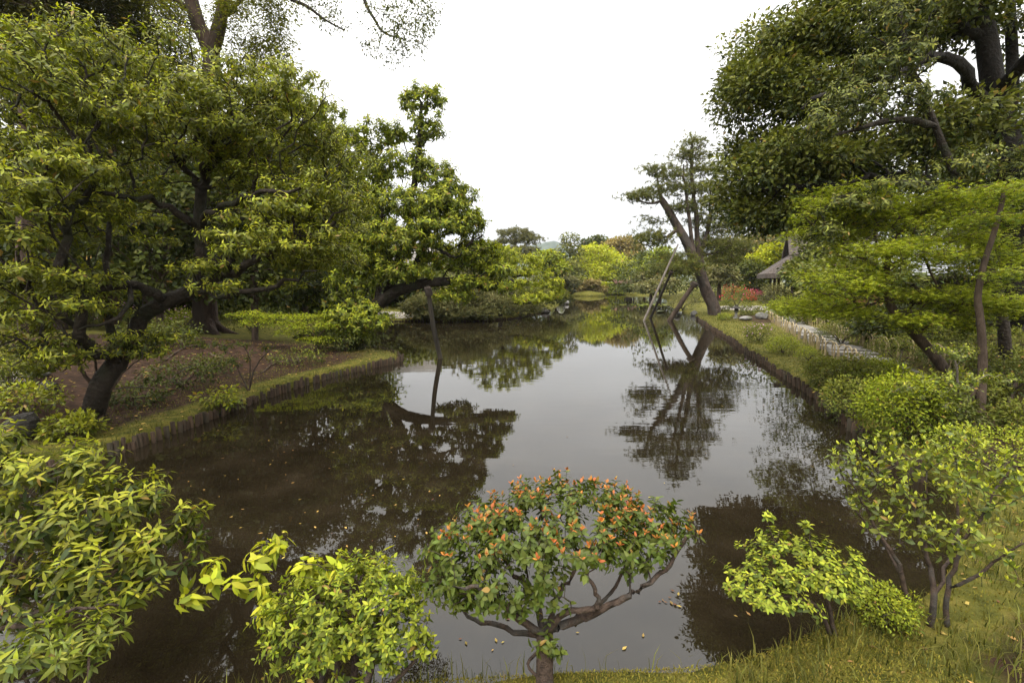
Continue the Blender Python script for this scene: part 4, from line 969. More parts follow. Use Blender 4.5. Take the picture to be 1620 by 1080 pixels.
# --- big dark evergreen oak overhanging from the right
b6 = on_ground(12.3, 10.6); Y6 = b6[1]
def q6(px, py, dy=0): return at(px, py, Y6 + dy)
def roots(root, base, P, dirs):
    for a, c, d, e in (((1590,560),(1545,590),(1500,600),(1470,612)), ((1600,580),(1570,610),(1545,640),(1530,650)), ((1600,520),(1560,535),(1530,552),(1500,560)), ((1610,600),(1600,630),(1590,660),(1600,690)), ((1580,545),(1560,575),(1530,600),(1520,630))):
        pts = [hit(*q) for q in (a, c, d, e)]; pts = [p_ + [0, 0, .03+.05*(i == 0)] for i, p_ in enumerate(pts)]
        sk = Skel(); sk.limb(pts, .04, .01, 6, .003); V, Fq, _, _ = sk.finish(.001); put_wood(root, base, V, Fq, 'bark_brown', 'root')
tree('evergreen_oak', 'huge dark evergreen oak leaning out from the right edge', b6,
 [([b6-[0,0,.3], q6(1612,470), q6(1604,360), q6(1596,250), q6(1575,150), q6(1555,40), q6(1540,-80), q6(1530,-200)], .34, .11),
  ([q6(1588,250), q6(1600,150,.3), q6(1600,40,.5), q6(1590,-80,.6)], .13, .08), ([q6(1580,185), q6(1510,100,-.6), q6(1430,112,-1.4), q6(1350,140,-1.8), q6(1260,170,-1.4)], .13, .04, .05),
  ([q6(1592,330), q6(1500,300,-.5), q6(1400,290,-.8), q6(1300,290,-.4), q6(1200,300,.2)], .12, .04, .05), ([q6(1555,60), q6(1450,20,0), q6(1340,30,.5), q6(1240,60,1)], .12, .04, .05), ([q6(1575,150), q6(1640,80,-1), q6(1720,40,-2)], .15, .06)],
 [(1240,60,Y6+1.4,65,55,1.5,13,42,22,.7,26), (1195,150,Y6+1.5,30,60,1.1,9,34,20,.6,26), (1260,170,Y6+1,80,60,1.5,14,44,20,.7,26), (1200,250,Y6+1.2,40,40,1.2,9,38,18,.6,26), (1280,270,Y6+.8,90,50,1.5,13,44,20,.7,26), (1185,310,Y6+1,38,30,1.1,7,32,14,.5,22), (1225,345,Y6+.8,45,20,.9,6,34,13,.5,20),
  (1370,50,Y6+.6,110,60,1.7,14,50,24,.8,26), (1340,330,Y6+.6,90,30,1.4,8,46,16,.7,22), (1470,60,Y6+.8,90,70,2,11,50,24,.8,24), (1430,240,Y6+.8,100,60,1.8,12,50,22,.8,24), (1530,200,Y6+1.2,80,80,2,10,50,22,.8,24), (1570,310,Y6+.8,80,60,2,10,50,22,.8,24), (1470,-70,Y6,150,50,2.4,11,56,26,1,22), (1540,-190,Y6,130,70,2.4,8,56,26,1,20), (1600,430,Y6+1,60,60,1.5,8,44,20,.7,22)],
 'l_oak', 'bark_oak', S_clu(24, .36, .124, .75), .006, .42, .4, .28, .08, .04, tpl=MID(.5), yr_=(-.25, .85), extra=roots, flare=.3)
b7 = on_ground(9.6, 8.6)
def q7(px, py, dy=0): return at(px, py, b7[1] + dy)
tree('olive_tree', 'olive leaved tree with drooping tiers in front of the dark oak', b7,
 [([b7-[0,0,.3], q7(1585,500), q7(1560,400), q7(1520,300), q7(1480,200), q7(1440,100), q7(1420,0)], .1, .03), ([q7(1520,300), q7(1420,290,-.3), q7(1330,310,-.5)], .07, .03, .03), ([q7(1480,200), q7(1400,190,-.3), q7(1310,220,-.5)], .07, .03, .03)],
 [(1420,40,b7[1],60,50,1.0,120), (1390,110,b7[1]-.3,60,32,1.,110), (1330,170,b7[1]-.5,55,28,.9,100), (1290,205,b7[1]-.5,34,26,.7,60), (1420,165,b7[1]-.2,60,24,.9,80), (1400,300,b7[1]-.5,60,20,.8,80), (1500,275,b7[1]-.2,70,26,.9,90), (1340,330,b7[1]-.6,50,22,.7,70), (1300,370,b7[1]-.5,26,22,.6,40), (1560,250,b7[1],60,30,.9,60)],
 'l_oak', 'bark_dark', S_ros(12, .1, (-.9, .3), 6), .005, .42, .3, .28, .08, .04, tpl=MID(.38), yr_=(.35, .9))

# --- maple with layered sprays at right
b8 = hit(1530, 625)
def q8(px, py, dy=0): return at(px, py, b8[1] + dy)
YB = b8[1]
tree('maple_tree', 'maple with leaning slender trunk and flat bright green sprays at right', b8,
 [([b8-[0,0,.2], q8(1490,580), q8(1450,530), q8(1420,500), q8(1405,470), q8(1402,430), q8(1408,390,.1)], .1, .045), ([q8(1405,470), q8(1440,478,-.2), q8(1500,480,-.3), q8(1560,484,-.4)], .04, .02, .01), ([q8(1405,475), q8(1350,470,-.2), q8(1300,465,-.2)], .035, .015, .01),
  ([q8(1402,430), q8(1350,400,.2), q8(1300,370,.3), q8(1270,340,.3)], .035, .015, .01), ([q8(1408,390,.1), q8(1440,350,0), q8(1510,310,-.3), q8(1580,290,-.5)], .035, .015, .01), ([q8(1415,495), q8(1455,490,.3), q8(1470,470,.4), q8(1445,452,.3)], .05, .03, .005)],
 [(1425,390,YB-.3,45,16,.5,6,34,8,.3,14), (1335,315,YB+.3,55,26,.6,10,34,9,.35,15), (1350,360,YB+.2,90,30,.7,14,36,9,.35,15), (1430,335,YB-.2,90,26,.7,12,36,9,.35,14), (1550,310,YB-.5,80,24,.6,9,34,8,.3,14), (1400,405,YB-.3,110,24,.8,13,36,8,.35,14), (1345,440,YB-.1,70,28,.7,12,36,8,.35,14), (1400,465,YB-.3,100,18,.7,9,34,8,.3,13), (1320,482,YB+.3,70,16,.7,11,34,8,.35,14), (1580,400,YB-.6,50,30,.5,5,32,8,.3,12), (1570,470,YB-.6,80,26,.6,13,34,8,.3,14), (1480,500,YB-.4,90,22,.6,10,34,8,.3,13), (1520,370,YB-.4,60,20,.6,7,34,8,.3,13), (1250,490,YB+1.2,50,14,.6,7,30,7,.35,13)],
 'l_maple', 'bark_brown', S_spr(17, .17, .058, .55, .25), .0042, .42, .22, .3, .07, .03, tpl=tpl_maple(), yr_=(.0, 1.15))
b9 = hit(1552, 668)
def q9(px, py, dy=0): return at(px, py, b9[1] + dy)
tree('slender_tree', 'thin pale brown trunk standing upright on the dark right slope', b9,
 [([b9-[0,0,.15], q9(1552,620), q9(1555,560), q9(1550,500), q9(1547,468), q9(1556,420), q9(1575,360), q9(1590,300)], .065, .03), ([q9(1553,600), q9(1530,640,.1), q9(1528,665,.1)], .045, .04)],
 [(1590,300,b9[1],50,12,.5,40), (1570,345,b9[1],46,10,.5,36), (1600,430,b9[1]-.3,40,9,.4,24)],
 'l_maple', 'bark_brown', S_spr(16, .17, .06, .5, .22), .004, .42, .22, .3, .07, .03, tpl=tpl_maple(), yr_=(.0, .7))
for px, py, Y, rx, rz, mt, lb in ((1350,430,24,80,30,'l_shrub','low dense tree in front of the tiled house'), (1450,500,14,80,30,'l_dark','dark low tree on the slope behind the leaning maple'), (1570,520,15,80,40,'l_dark','shaded tree behind the thin pale trunk'), (1310,400,30,40,40,'l_oak','dark tree standing against the thatched house'), (1276,430,30,20,14,'l_oak','small dark clipped tree before the thatched eave'),
    (1620,350,24,70,60,'l_shrub','tree above the tiled roof at right edge'), (1480,330,38,120,60,'l_shrub','broad tree rising behind the tiled house'), (1640,200,22,80,120,'l_dark','tall dark tree beyond the oak at right edge'), (1380,250,40,120,90,'l_dark','dark tall tree behind the houses')):
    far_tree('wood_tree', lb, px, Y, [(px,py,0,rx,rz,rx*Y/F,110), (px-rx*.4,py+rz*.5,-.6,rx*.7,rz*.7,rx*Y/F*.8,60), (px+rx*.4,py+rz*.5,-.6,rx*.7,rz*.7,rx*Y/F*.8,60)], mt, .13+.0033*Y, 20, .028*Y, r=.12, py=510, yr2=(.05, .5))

# --- woods that close the view behind the garden
def wood_mass(name, label, regions, mat, L=.5):
    P, dd = [], []
    for x0, x1, y0, y1, h0, h1, n_ in regions:
        x = rng.uniform(x0, x1, n_); y = rng.uniform(y0, y1, n_); top = h0 + (h1-h0)*(.5 + .5*np.sin(x*.31+y*.2)*np.cos(x*.13+1)) + rng.normal(0, .5, n_)
        z = np.maximum(.8, top*rng.uniform(0, 1, n_)**.55); P.append(np.stack([x, y, z+.4], 1)); d = nrm(np.stack([rng.normal(0, .5, n_), -np.abs(rng.normal(.5, .4, n_)), z/top*1.3-.3], 1)); dd.append(d)
    P = np.vstack(P); dd = np.vstack(dd)
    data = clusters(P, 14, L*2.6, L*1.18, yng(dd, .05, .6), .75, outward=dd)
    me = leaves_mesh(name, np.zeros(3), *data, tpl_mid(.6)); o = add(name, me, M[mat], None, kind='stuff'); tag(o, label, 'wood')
wood_mass('distant_wood', 'distant belt of trees closing the view beyond the far bank', [(-150, -20, 95, 130, 5, 9, 1100), (-20, 40, 108, 130, 3.5, 5.5, 600), (40, 170, 90, 130, 6, 11, 1000)], 'l_pineolive', .5)
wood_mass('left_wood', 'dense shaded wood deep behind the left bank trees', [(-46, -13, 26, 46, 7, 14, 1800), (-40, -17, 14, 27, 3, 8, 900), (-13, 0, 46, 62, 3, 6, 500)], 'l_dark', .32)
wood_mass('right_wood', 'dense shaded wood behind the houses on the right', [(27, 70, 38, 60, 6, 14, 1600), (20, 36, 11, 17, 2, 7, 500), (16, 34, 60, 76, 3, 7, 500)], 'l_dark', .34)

# ---------------------------------------------------------------- shrubs on the banks
def dome_shrub(name, label, px, py, rxp, hp, mat, L=.05, n=150, k=14, flowers=None, fl_n=0, yr2=(.1, .7), bark='bark_shrub', group=None, deep=.8, single=0, tpl=None, rad=None, cat='shrub'):
    """rounded shrub standing at pixel (px, py): half width and height in pixels there"""
    b_ = hit(px, py); s_ = b_[1]/F
    w, h = rxp*s_, hp*s_
    root = empty(name, b_, label, cat, group)
    tips, dirs = ellips(b_ + [0, 0, h*.5], (w, w*deep, h*.52), n, .6, .3)
    tips[:, 2] = np.maximum(tips[:, 2], b_[2]+.04)
    sk = Skel()
    for i in range(4):
        a = i*1.57 + rng.uniform(0, 1); sk.limb([b_-[0, 0, .05], b_+[.12*w*math.cos(a), .12*w*math.sin(a), .2*h], b_+[.35*w*math.cos(a), .35*w*math.sin(a), .45*h]], .012+.02*w, .006+.008*w)
    sk.grow(tips, max(.08, w*.18), .2, .08, .03); V, Fq, P, D = sk.finish(.0025, .4)
    put_wood(root, b_, V, Fq, bark, 'branches')
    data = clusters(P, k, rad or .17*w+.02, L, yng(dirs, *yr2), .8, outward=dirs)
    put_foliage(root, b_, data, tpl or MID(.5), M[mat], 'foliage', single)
    if flowers:
        up = dirs[:, 2] > -.1; F0 = P[up]; Fd = dirs[up]
        data = clusters(F0, fl_n, rad or .17*w+.02, L*1.1, np.full(len(F0), .5), .6, outward=Fd*1.5)
        data[0] = data[0] + np.repeat(Fd, fl_n, 0)*(.1*w)
        put_foliage(root, b_, data, MID(.8), M[flowers], 'flowers')
    return root
dome_shrub('azalea', 'large azalea with scattered red blossom behind the lantern, left of gravel', 1165, 487, 26, 32, 'l_shrub', .1, 130, 14, 'f_red', 2)
dome_shrub('azalea', 'red flowering azalea at the far left of the gravel patch', 1158, 470, 18, 20, 'l_shrub', .1, 90, 12, 'f_red', 5)
dome_shrub('azalea', 'pink and red azalea blazing right of the gravel patch', 1192, 474, 12, 15, 'l_shrub', .09, 90, 6, 'f_pink', 9)
dome_shrub('azalea', 'low red azalea under the pink one by the gravel', 1186, 477, 10, 7, 'l_shrub', .08, 60, 10, 'f_red', 5)
dome_shrub('azalea', 'small lilac flowering azalea on the grass bank near the path start', 1200, 540, 24, 26, 'l_shrub', .05, 110, 14, 'f_lilac', 1)
dome_shrub('azalea', 'lilac flowering azalea beyond the path under the maple', 1372, 545, 32, 40, 'l_azalea', .05, 150, 14, 'f_lilac', 1)
S_ = dome_shrub
S_('round_shrub', 'pale green rounded pine shrub left of the house posts', 1222, 492, 26, 42, 'l_pineolive', .1, 150, 16)
S_('round_shrub', 'wide clipped shrub beneath the eave of the thatched house', 1250, 496, 30, 26, 'l_azalea', .09, 140, 16)
S_('round_shrub', 'clipped shrub tucked between lantern and pine trunk', 1142, 492, 18, 16, 'l_shrub', .08, 90, 14)
S_('round_shrub', 'dark clipped dome right of the lantern', 1185, 498, 18, 18, 'l_shrub', .08, 90, 14)
S_('round_shrub', 'low green dome at the foot of the leaning pine', 1146, 506, 12, 10, 'l_azalea', .06, 70, 12)
S_('round_shrub', 'layered green shrub left of the pine trunk near the props', 1080, 490, 26, 22, 'l_pineolive', .1, 120, 14)
S_('round_shrub', 'green dome behind the upright rock and pine', 1100, 478, 22, 18, 'l_shrub', .1, 100, 14)
S_('round_shrub', 'leafy green bush overhanging the first path slabs', 1262, 512, 34, 32, 'l_maple', .07, 150, 14)
S_('bank_shrub', 'leafy bush overhanging the water side of the path end', 1385, 612, 40, 44, 'l_maple', .055, 190, 13, yr2=(0, .9))
S_('bank_shrub', 'bush on the far side of the path under low maple sprays', 1335, 530, 40, 46, 'l_shrub', .06, 180, 16, yr2=(.1, .9))
S_('bank_shrub', 'leafy green bush screening the tiled house wall', 1290, 512, 40, 44, 'l_maple', .07, 180, 16, yr2=(.2, 1))
S_('round_shrub', 'bright low clipped shrub on the grass beside the path', 1238, 560, 26, 28, 'l_azalea', .04, 160, 16, yr2=(.3, .9))
S_('round_shrub', 'small bright shrub right of the low clipped one', 1278, 572, 20, 24, 'l_azalea', .035, 90, 14, yr2=(.3, .8))
S_('round_shrub', 'medium green clipped shrub halfway along the right bank', 1305, 610, 34, 46, 'l_shrub', .055, 170, 13, yr2=(.1, 1.0))
S_('round_shrub', 'dense olive shrub behind the medium clipped one', 1350, 622, 44, 60, 'l_shrub', .055, 190, 13, yr2=(.0, .9))
S_('round_shrub', 'dark leafy shrub leaning over the right log edging', 1345, 664, 52, 66, 'l_shrub', .055, 200, 13, yr2=(-.2, .9))
S_('round_shrub', 'big soft green shrub filling the right bank bend', 1420, 700, 66, 112, 'l_maple', .045, 360, 17, yr2=(-.1, .8))
S_('round_shrub', 'dark green shrub in shade behind the big soft one', 1480, 700, 60, 90, 'l_dark', .055, 200, 15, yr2=(.1, .9))
for px, py, w, h, lb in ((1330,545,40,36,'dark shrub beyond the path near its middle'), (1420,580,50,50,'shaded shrub beneath the leaning maple trunk'), (1470,560,46,46,'dull shrub on the slope right of the maple trunk'), (1400,610,40,40,'wiry shrub between path end and big green shrub'), (1590,560,50,40,'low dark shrub at the foot of the oak')):
    S_('bank_shrub', lb, px, py, w, h, 'l_shrub', .045, 160, 15, yr2=(.05, .75))
for px, py, w, h, lb in ((668,504,30,30,'soft olive ground cover mound at the left tip of the island'), (712,507,40,44,'largest olive ground cover mound on the island front'), (765,506,40,40,'olive ground cover mound left of the island tree trunk'), (822,500,34,26,'low olive mound right of the island tree trunk'), (730,486,44,50,'taller olive shrub at the back of the island mounds')):
    S_('island_shrub', lb, px, py, w, h, 'l_pineolive', .15, 150, 16, yr2=(.0, .8))
for px, py, w, h, mt, lb in ((1530,645,50,52,'l_shrub','green bush on the slope left of the thin pale brown trunk'), (1600,625,46,60,'l_dark','dark bush on the slope right of the thin trunk'), (1465,645,46,52,'l_shrub','bush beneath the yellowish small tree'), (1575,590,50,46,'l_shrub','bush high on the slope before the oak'), (1500,585,46,40,'l_dark','dark bush behind the leaning maple foot'), (1610,690,40,56,'l_shrub','bush at the right picture edge above the lime azaleas')):
    S_('bank_shrub', lb, px, py, w, h, mt, .05, 150, 14, yr2=(.0, .9))
for px, py, w, h, lb in ((45,655,56,46,'dark leafy undergrowth by the far left inlet'), (112,690,46,34,'dark leafy undergrowth below the crooked trunk near the water'), (10,600,50,50,'leafy undergrowth beside the far left path')):
    S_('bank_shrub', lb, px, py, w, h, 'l_camellia', .075, 90, 9, yr2=(-.1, .6))
# left bank undergrowth
b_ = hit(158, 668); yb = b_[1]
tree('bare_shrub', 'multi stemmed shrub with bare dark branches in front of the crooked trunk', b_,
 [([b_-[0,0,.1], at(156,640,yb), at(158,625,yb)], .055, .045), ([at(158,625,yb), at(135,595,yb-.1), at(125,570,yb-.1), at(128,545,yb-.1)], .035, .015, .008), ([at(125,570,yb-.1), at(100,573,yb-.2), at(65,570,yb-.3)], .02, .01, .008), ([at(158,625,yb), at(155,590,yb+.1), at(150,560,yb+.1), at(170,550,yb+.2)], .025, .012, .008),
  ([at(158,625,yb), at(178,615,yb-.1), at(195,590,yb-.1), at(225,565,yb-.1)], .02, .008, .008), ([at(178,615,yb-.1), at(215,612,yb-.2), at(250,615,yb-.2)], .014, .007, .005)],
 [(90,550,yb-.2,60,22,.5,34), (190,548,yb,60,14,.5,34), (240,600,yb-.2,14,10,.2,6)], 'l_dark', 'bark_shrub', S_ros(8, .07, (-.5, .4), 2), .003, .4, .14, .2, .1, .02, tpl=MID(.45), cat='shrub', yr_=(.1, .6), crown='foliage', trunk_name='stems')
b_ = hit(395, 618); yb = b_[1]
tree('bare_shrub', 'thin fan of bare stems with few leaves near the log edging', b_,
 [([b_-[0,0,.1], at(380,590,yb), at(365,560,yb)], .018, .008, .006), ([b_, at(402,585,yb), at(420,560,yb), at(435,548,yb)], .018, .008, .006), ([b_, at(395,570,yb), at(385,545,yb)], .014, .008, .006), ([b_, at(372,600,yb), at(355,590,yb)], .012, .006, .004)],
 [(380,570,yb,22,12,.3,14), (340,545,yb,60,10,.5,34), (420,550,yb,20,8,.3,8)], 'l_shrub', 'bark_shrub', S_ros(8, .075, (-.5, .4), 3), .003, .4, .14, .2, .1, .02, tpl=MID(.45), cat='shrub', yr_=(.1, .8), crown='foliage', trunk_name='stems')
b_ = hit(505, 556); yb = b_[1]
tree('small_maple', 'small fresh green maple spreading feathery sprays under the left trees', b_,
 [([b_-[0,0,.1], at(500,535,yb), at(480,515,yb), at(450,505,yb-.2)], .04, .015), ([at(500,535,yb), at(515,520,yb), at(520,510,yb)], .025, .012)],
 [(455,500,yb-.2,60,7,.7,56), (420,508,yb-.3,44,6,.5,34), (495,512,yb-.3,40,7,.6,44), (500,535,yb-.5,30,6,.4,26), (400,495,yb,36,6,.5,26), (470,522,yb-.5,30,6,.4,20)], 'l_maple', 'bark_brown', S_spr(24, .17, .06, .45, .12), .004, .42, .25, .3, .07, .03, tpl=MID(.6), yr_=(.3, 1.1))
S_('bank_shrub', 'small broad leaved shrub overhanging the left log edging', 348, 650, 36, 34, 'l_camellia', .09, 40, 7, yr2=(.0, .6))
S_('bank_shrub', 'low dark bush between crooked trunk and the bare fan of stems', 285, 612, 60, 40, 'l_dark', .07, 90, 9, yr2=(0, .6))
S_('bank_shrub', 'dark fern like clump on the left bank behind the bare stems', 330, 590, 50, 26, 'l_dark', .07, 70, 10, yr2=(0, .7))
S_('bank_shrub', 'mossy low clump between the two left trees', 470, 575, 46, 20, 'l_shrub', .06, 80, 10, yr2=(0, .6))
S_('bank_shrub', 'dark low clump beside the foot of the crooked trunk', 215, 640, 46, 34, 'l_dark', .07, 80, 10, yr2=(0, .6))
S_('bank_shrub', 'low green bush beside the path at the far left', 20, 612, 40, 44, 'l_shrub', .05, 110, 14)
S_('bank_shrub', 'dark undergrowth bush behind the fallen leaf slope', 250, 545, 60, 34, 'l_dark', .08, 130, 14)
S_('bank_shrub', 'dark bush right of the massive forked trunk', 400, 525, 60, 40, 'l_shrub', .08, 130, 14, yr2=(0, .5))
S_('bank_shrub', 'dense bush around the base of the bank tip tree', 545, 555, 50, 46, 'l_dark', .09, 170, 14, yr2=(.1, .7))
S_('bank_shrub', 'flowering bush with lilac blooms behind the crooked trunk', 175, 520, 50, 36, 'l_shrub', .08, 110, 13, 'f_lilac', 1)
S_('bank_shrub', 'bush with a few lilac blooms right of the massive trunk', 290, 520, 36, 30, 'l_azalea', .08, 90, 13, 'f_lilac', 1)
S_('bank_shrub', 'pale flowering bush farther back under the left limb', 420, 500, 50, 30, 'l_azalea', .09, 110, 13)

# ---------------------------------------------------------------- foreground shrubs
def shrub(name, label, base, limbs, eps, mat, style, tpl, single=300, rtip=.0018, yr2=(.1, .7), bark='bark_shrub', step=.07, wig=.1, arch=.03, kpl=.25, ex=.42):
    return tree(name, label, base, limbs, eps, mat, bark, style, rtip, ex, step, kpl, wig, arch, cat='shrub', tpl=tpl, single=single, yr_=yr2, crown='foliage', trunk_name='stems')
# red tipped shrub in the middle
b_ = on_ground(.17, 2.14); y0 = b_[1]
def f4(px, py, d=0): return at(px, py, y0 + d)
def redtip(P, D, d, y):
    n_ = len(P); a = rosettes(P, D*.5 + d*.6, 9, .041, (-.5, .5), .5, .006, 0, np.full(n_, .3))
    on = rng.uniform(size=n_) < np.where(d[:, 2] > -.25, .95, .25)*(P[:, 2] > 1.0)*np.where(np.sin(P[:, 0]*11+1)*np.cos(P[:, 1]*9+P[:, 2]*8) > -.35, 1, .25)
    b2_ = rosettes(P[on] + np.array([0, 0, .012]), D[on]*.3 + np.array([0, 0, 1.]), 3, .036, (.6, 1.15), .8, .002, 3, np.full(on.sum(), 1.25))
    return cat_data(a, b2_)
shrub('redtip_shrub', 'clipped shrub with orange red new leaves on twisting branches at centre front', b_,
 [([b_-[0,0,.15], f4(862,1040,.05), f4(862,1000,.1)], .052, .045),
  ([f4(862,1000,.1), f4(900,985,.1), f4(940,972,.05), f4(985,945,.05), f4(1020,928,.1), f4(1060,890,.15), f4(1085,850,.15)], .026, .009, .006),
  ([f4(862,1000,.1), f4(895,968,.05), f4(940,964,0), f4(946,945,0), f4(935,922,0), f4(920,890,.05)], .02, .008, .004),
  ([f4(862,1000,.1), f4(830,985,.05), f4(800,958,0), f4(770,936,-.05), f4(735,925,-.1)], .024, .009, .006),
  ([f4(862,1010,.1), f4(800,990,.2), f4(762,985,.25), f4(722,955,.3), f4(695,925,.3)], .018, .008, .006),
  ([f4(862,1000,.1), f4(880,950,.2), f4(905,910,.25), f4(912,870,.3)], .02, .008, .006),
  ([f4(862,1000,.1), f4(840,940,.2), f4(805,900,.3), f4(785,860,.35)], .022, .008, .006),
  ([f4(900,985,.1), f4(960,945,.3), f4(985,905,.35), f4(1000,870,.35)], .014, .007, .006),
  ([f4(862,1020,.1), f4(835,1050,.1), f4(860,1078,0)], .01, .008)],
 [(880,822,y0+.3,190,38,.42,235), (735,868,y0+.2,72,55,.3,90), (1035,822,y0+.3,68,32,.28,70), (900,780,y0+.4,110,20,.25,60), (800,900,y0+.1,110,42,.25,70), (880,850,y0+.2,170,30,.3,110), (850,955,y0+.05,60,40,.12,20), (868,1030,y0,34,36,.06,10), (760,945,y0,60,26,.14,30), (715,915,y0+.15,56,36,.2,46), (1000,870,y0+.25,70,22,.2,40)],
 'l_red', redtip, NEARS(.5, .12, .18), 300, .0018, (.1, .6))
# clipped lime azalea
b_ = on_ground(*at(555, 1100, 2.02)[:2]); y0 = b_[1]
shrub('lime_azalea', 'low clipped azalea with dense lime green leaves at front left of centre', b_,
 [([b_-[0,0,.1], f4(530,1050,.1), f4(500,1010,.15)], .03, .012, .005), ([b_, f4(590,1045,.1), f4(620,1010,.15)], .026, .012, .005), ([b_, f4(560,1040,.2), f4(560,990,.25)], .024, .012, .005), ([b_, f4(640,1062,.05), f4(672,1030,.05)], .014, .007, .005)],
 [(555,950,y0+.28,130,60,.4,260), (480,985,y0+.2,90,50,.3,110), (625,970,y0+.2,70,55,.3,110), (540,1030,y0+.1,120,36,.25,70), (668,1020,y0+.05,26,26,.1,14)],
 'l_azalea', S_ros(9, .042, (-.2, .7), 5, .5, .004), NEARS(.42, .1, .1), 300, .0014, (.3, .95))
# shrub with big drooping leaves behind the azalea
b_ = on_ground(-1.0, 1.98)
yd = 2.55
shrub('drooping_shrub', 'shrub with long drooping pale green leaves behind the lime azalea', b_,
 [([b_-[0,0,.1], at(520,1000,2.3), at(500,950,2.5), at(430,938,yd), at(340,930,yd)], .018, .006, .004), ([at(500,950,2.5), at(560,915,yd), at(620,905,yd)], .01, .006, .003), ([at(430,938,yd), at(420,900,yd), at(415,880,yd)], .008, .005, .003)],
 [(335,900,yd,32,12,.12,6), (408,872,yd,22,8,.12,5), (440,855,yd+.05,18,6,.1,4), (478,888,yd,26,6,.12,5), (530,890,yd,36,6,.14,6), (600,885,yd+.1,30,8,.14,7), (390,915,yd-.1,36,10,.12,5), (300,940,yd,20,8,.1,4), (420,955,yd-.15,40,14,.12,6), (640,920,yd,18,14,.1,4)],
 'l_lime', S_ros(9, .1, (-1.0, .0), 5, .7, .008), NEARS(.36, .08, .3), 300, .0022, (.6, 1.0), step=.1)
# yellow-green large leaved shrub at left
b_ = on_ground(-3.0, 1.75)
yl = 2.65
shrub('large_leaved_shrub', 'large leaved yellow green shrub filling the left foreground', b_,
 [([b_-[0,0,.1], at(-70,1000,2.3), at(0,920,2.5), at(60,830,yl), at(80,740,yl)], .03, .008, .008), ([at(-70,1000,2.3), at(60,930,2.4), at(150,870,2.55), at(230,800,2.7)], .022, .006, .008), ([at(-70,1000,2.3), at(90,960,2.3), at(200,930,2.4), at(290,890,2.6)], .02, .006, .006), ([at(0,920,2.5), at(-10,820,2.6), at(10,720,2.6)], .016, .006, .006), ([at(-70,1000,2.3), at(40,990,2.1), at(120,965,2.1), at(190,955,2.2)], .014, .006, .006)],
 [(70,730,yl,100,32,.35,75), (170,790,yl,80,50,.35,87), (40,810,yl-.1,100,60,.35,100), (245,780,yl+.05,16,26,.1,12), (270,850,yl,44,50,.3,57), (150,870,yl-.2,100,50,.3,75), (5,690,yl,30,28,.2,17), (60,920,yl-.35,100,50,.25,50), (190,930,yl-.3,70,24,.2,27)],
 'l_yellow', S_ros(9, .077, (-.55, .5), 5, .8, .009), NEARS(.29, .1, .25), 300, .002, (-.2, 1.15), step=.1)
b_ = on_ground(-1.75, 1.62)
shrub('narrow_leaved_plant', 'low plant with narrow glossy leaves in the bottom left corner', b_,
 [([b_-[0,0,.08], at(80,1060,1.8), at(90,1010,1.9)], .01, .005), ([b_, at(30,1050,1.8), at(20,1020,1.8)], .01, .005), ([b_, at(140,1050,1.85), at(150,1015,1.95)], .008, .004)],
 [(100,1005,1.92,80,18,.2,40), (30,1020,1.8,60,24,.2,26), (150,1020,1.95,40,18,.15,16)],
 'l_leggy', S_ros(9, .07, (-.3, .7), 4, .6, .006), NEARS(.26, .12, .25), 300, .0016, (.1, .6))
# light green shrub on two stems at right
b_ = hit(1318, 1004); y5 = b_[1]
def f5(px, py, d=0): return at(px, py, y5 + d)
shrub('twin_stem_shrub', 'small shrub with flat tiers of light green leaves on two dark stems', b_,
 [([b_-[0,0,.06], f5(1300,968), f5(1275,950), f5(1235,942)], .016, .008, .003), ([b_+[.02,0,-.05], f5(1312,960), f5(1305,935), f5(1290,905)], .016, .008, .003), ([f5(1275,950), f5(1240,900,.1), f5(1225,855,.15), f5(1210,815,.15)], .006, .003, .003), ([f5(1305,935), f5(1285,870,.1), f5(1278,835,.1)], .005, .003, .003)],
 [(1255,885,y5+.1,95,16,.3,121), (1190,915,y5,60,12,.25,59), (1230,850,y5+.15,50,7,.2,27), (1210,812,y5+.15,14,3,.07,5), (1278,828,y5+.1,9,3,.06,4), (1310,880,y5+.05,55,18,.25,67), (1320,915,y5-.1,46,14,.2,40), (1230,935,y5-.1,70,10,.2,40)],
 'l_azalea', S_ros(8, .04, (-.25, .35), 5, 1.4, .004), NEARS(.48, .08, .12), 300, .0016, (.45, 1.0))
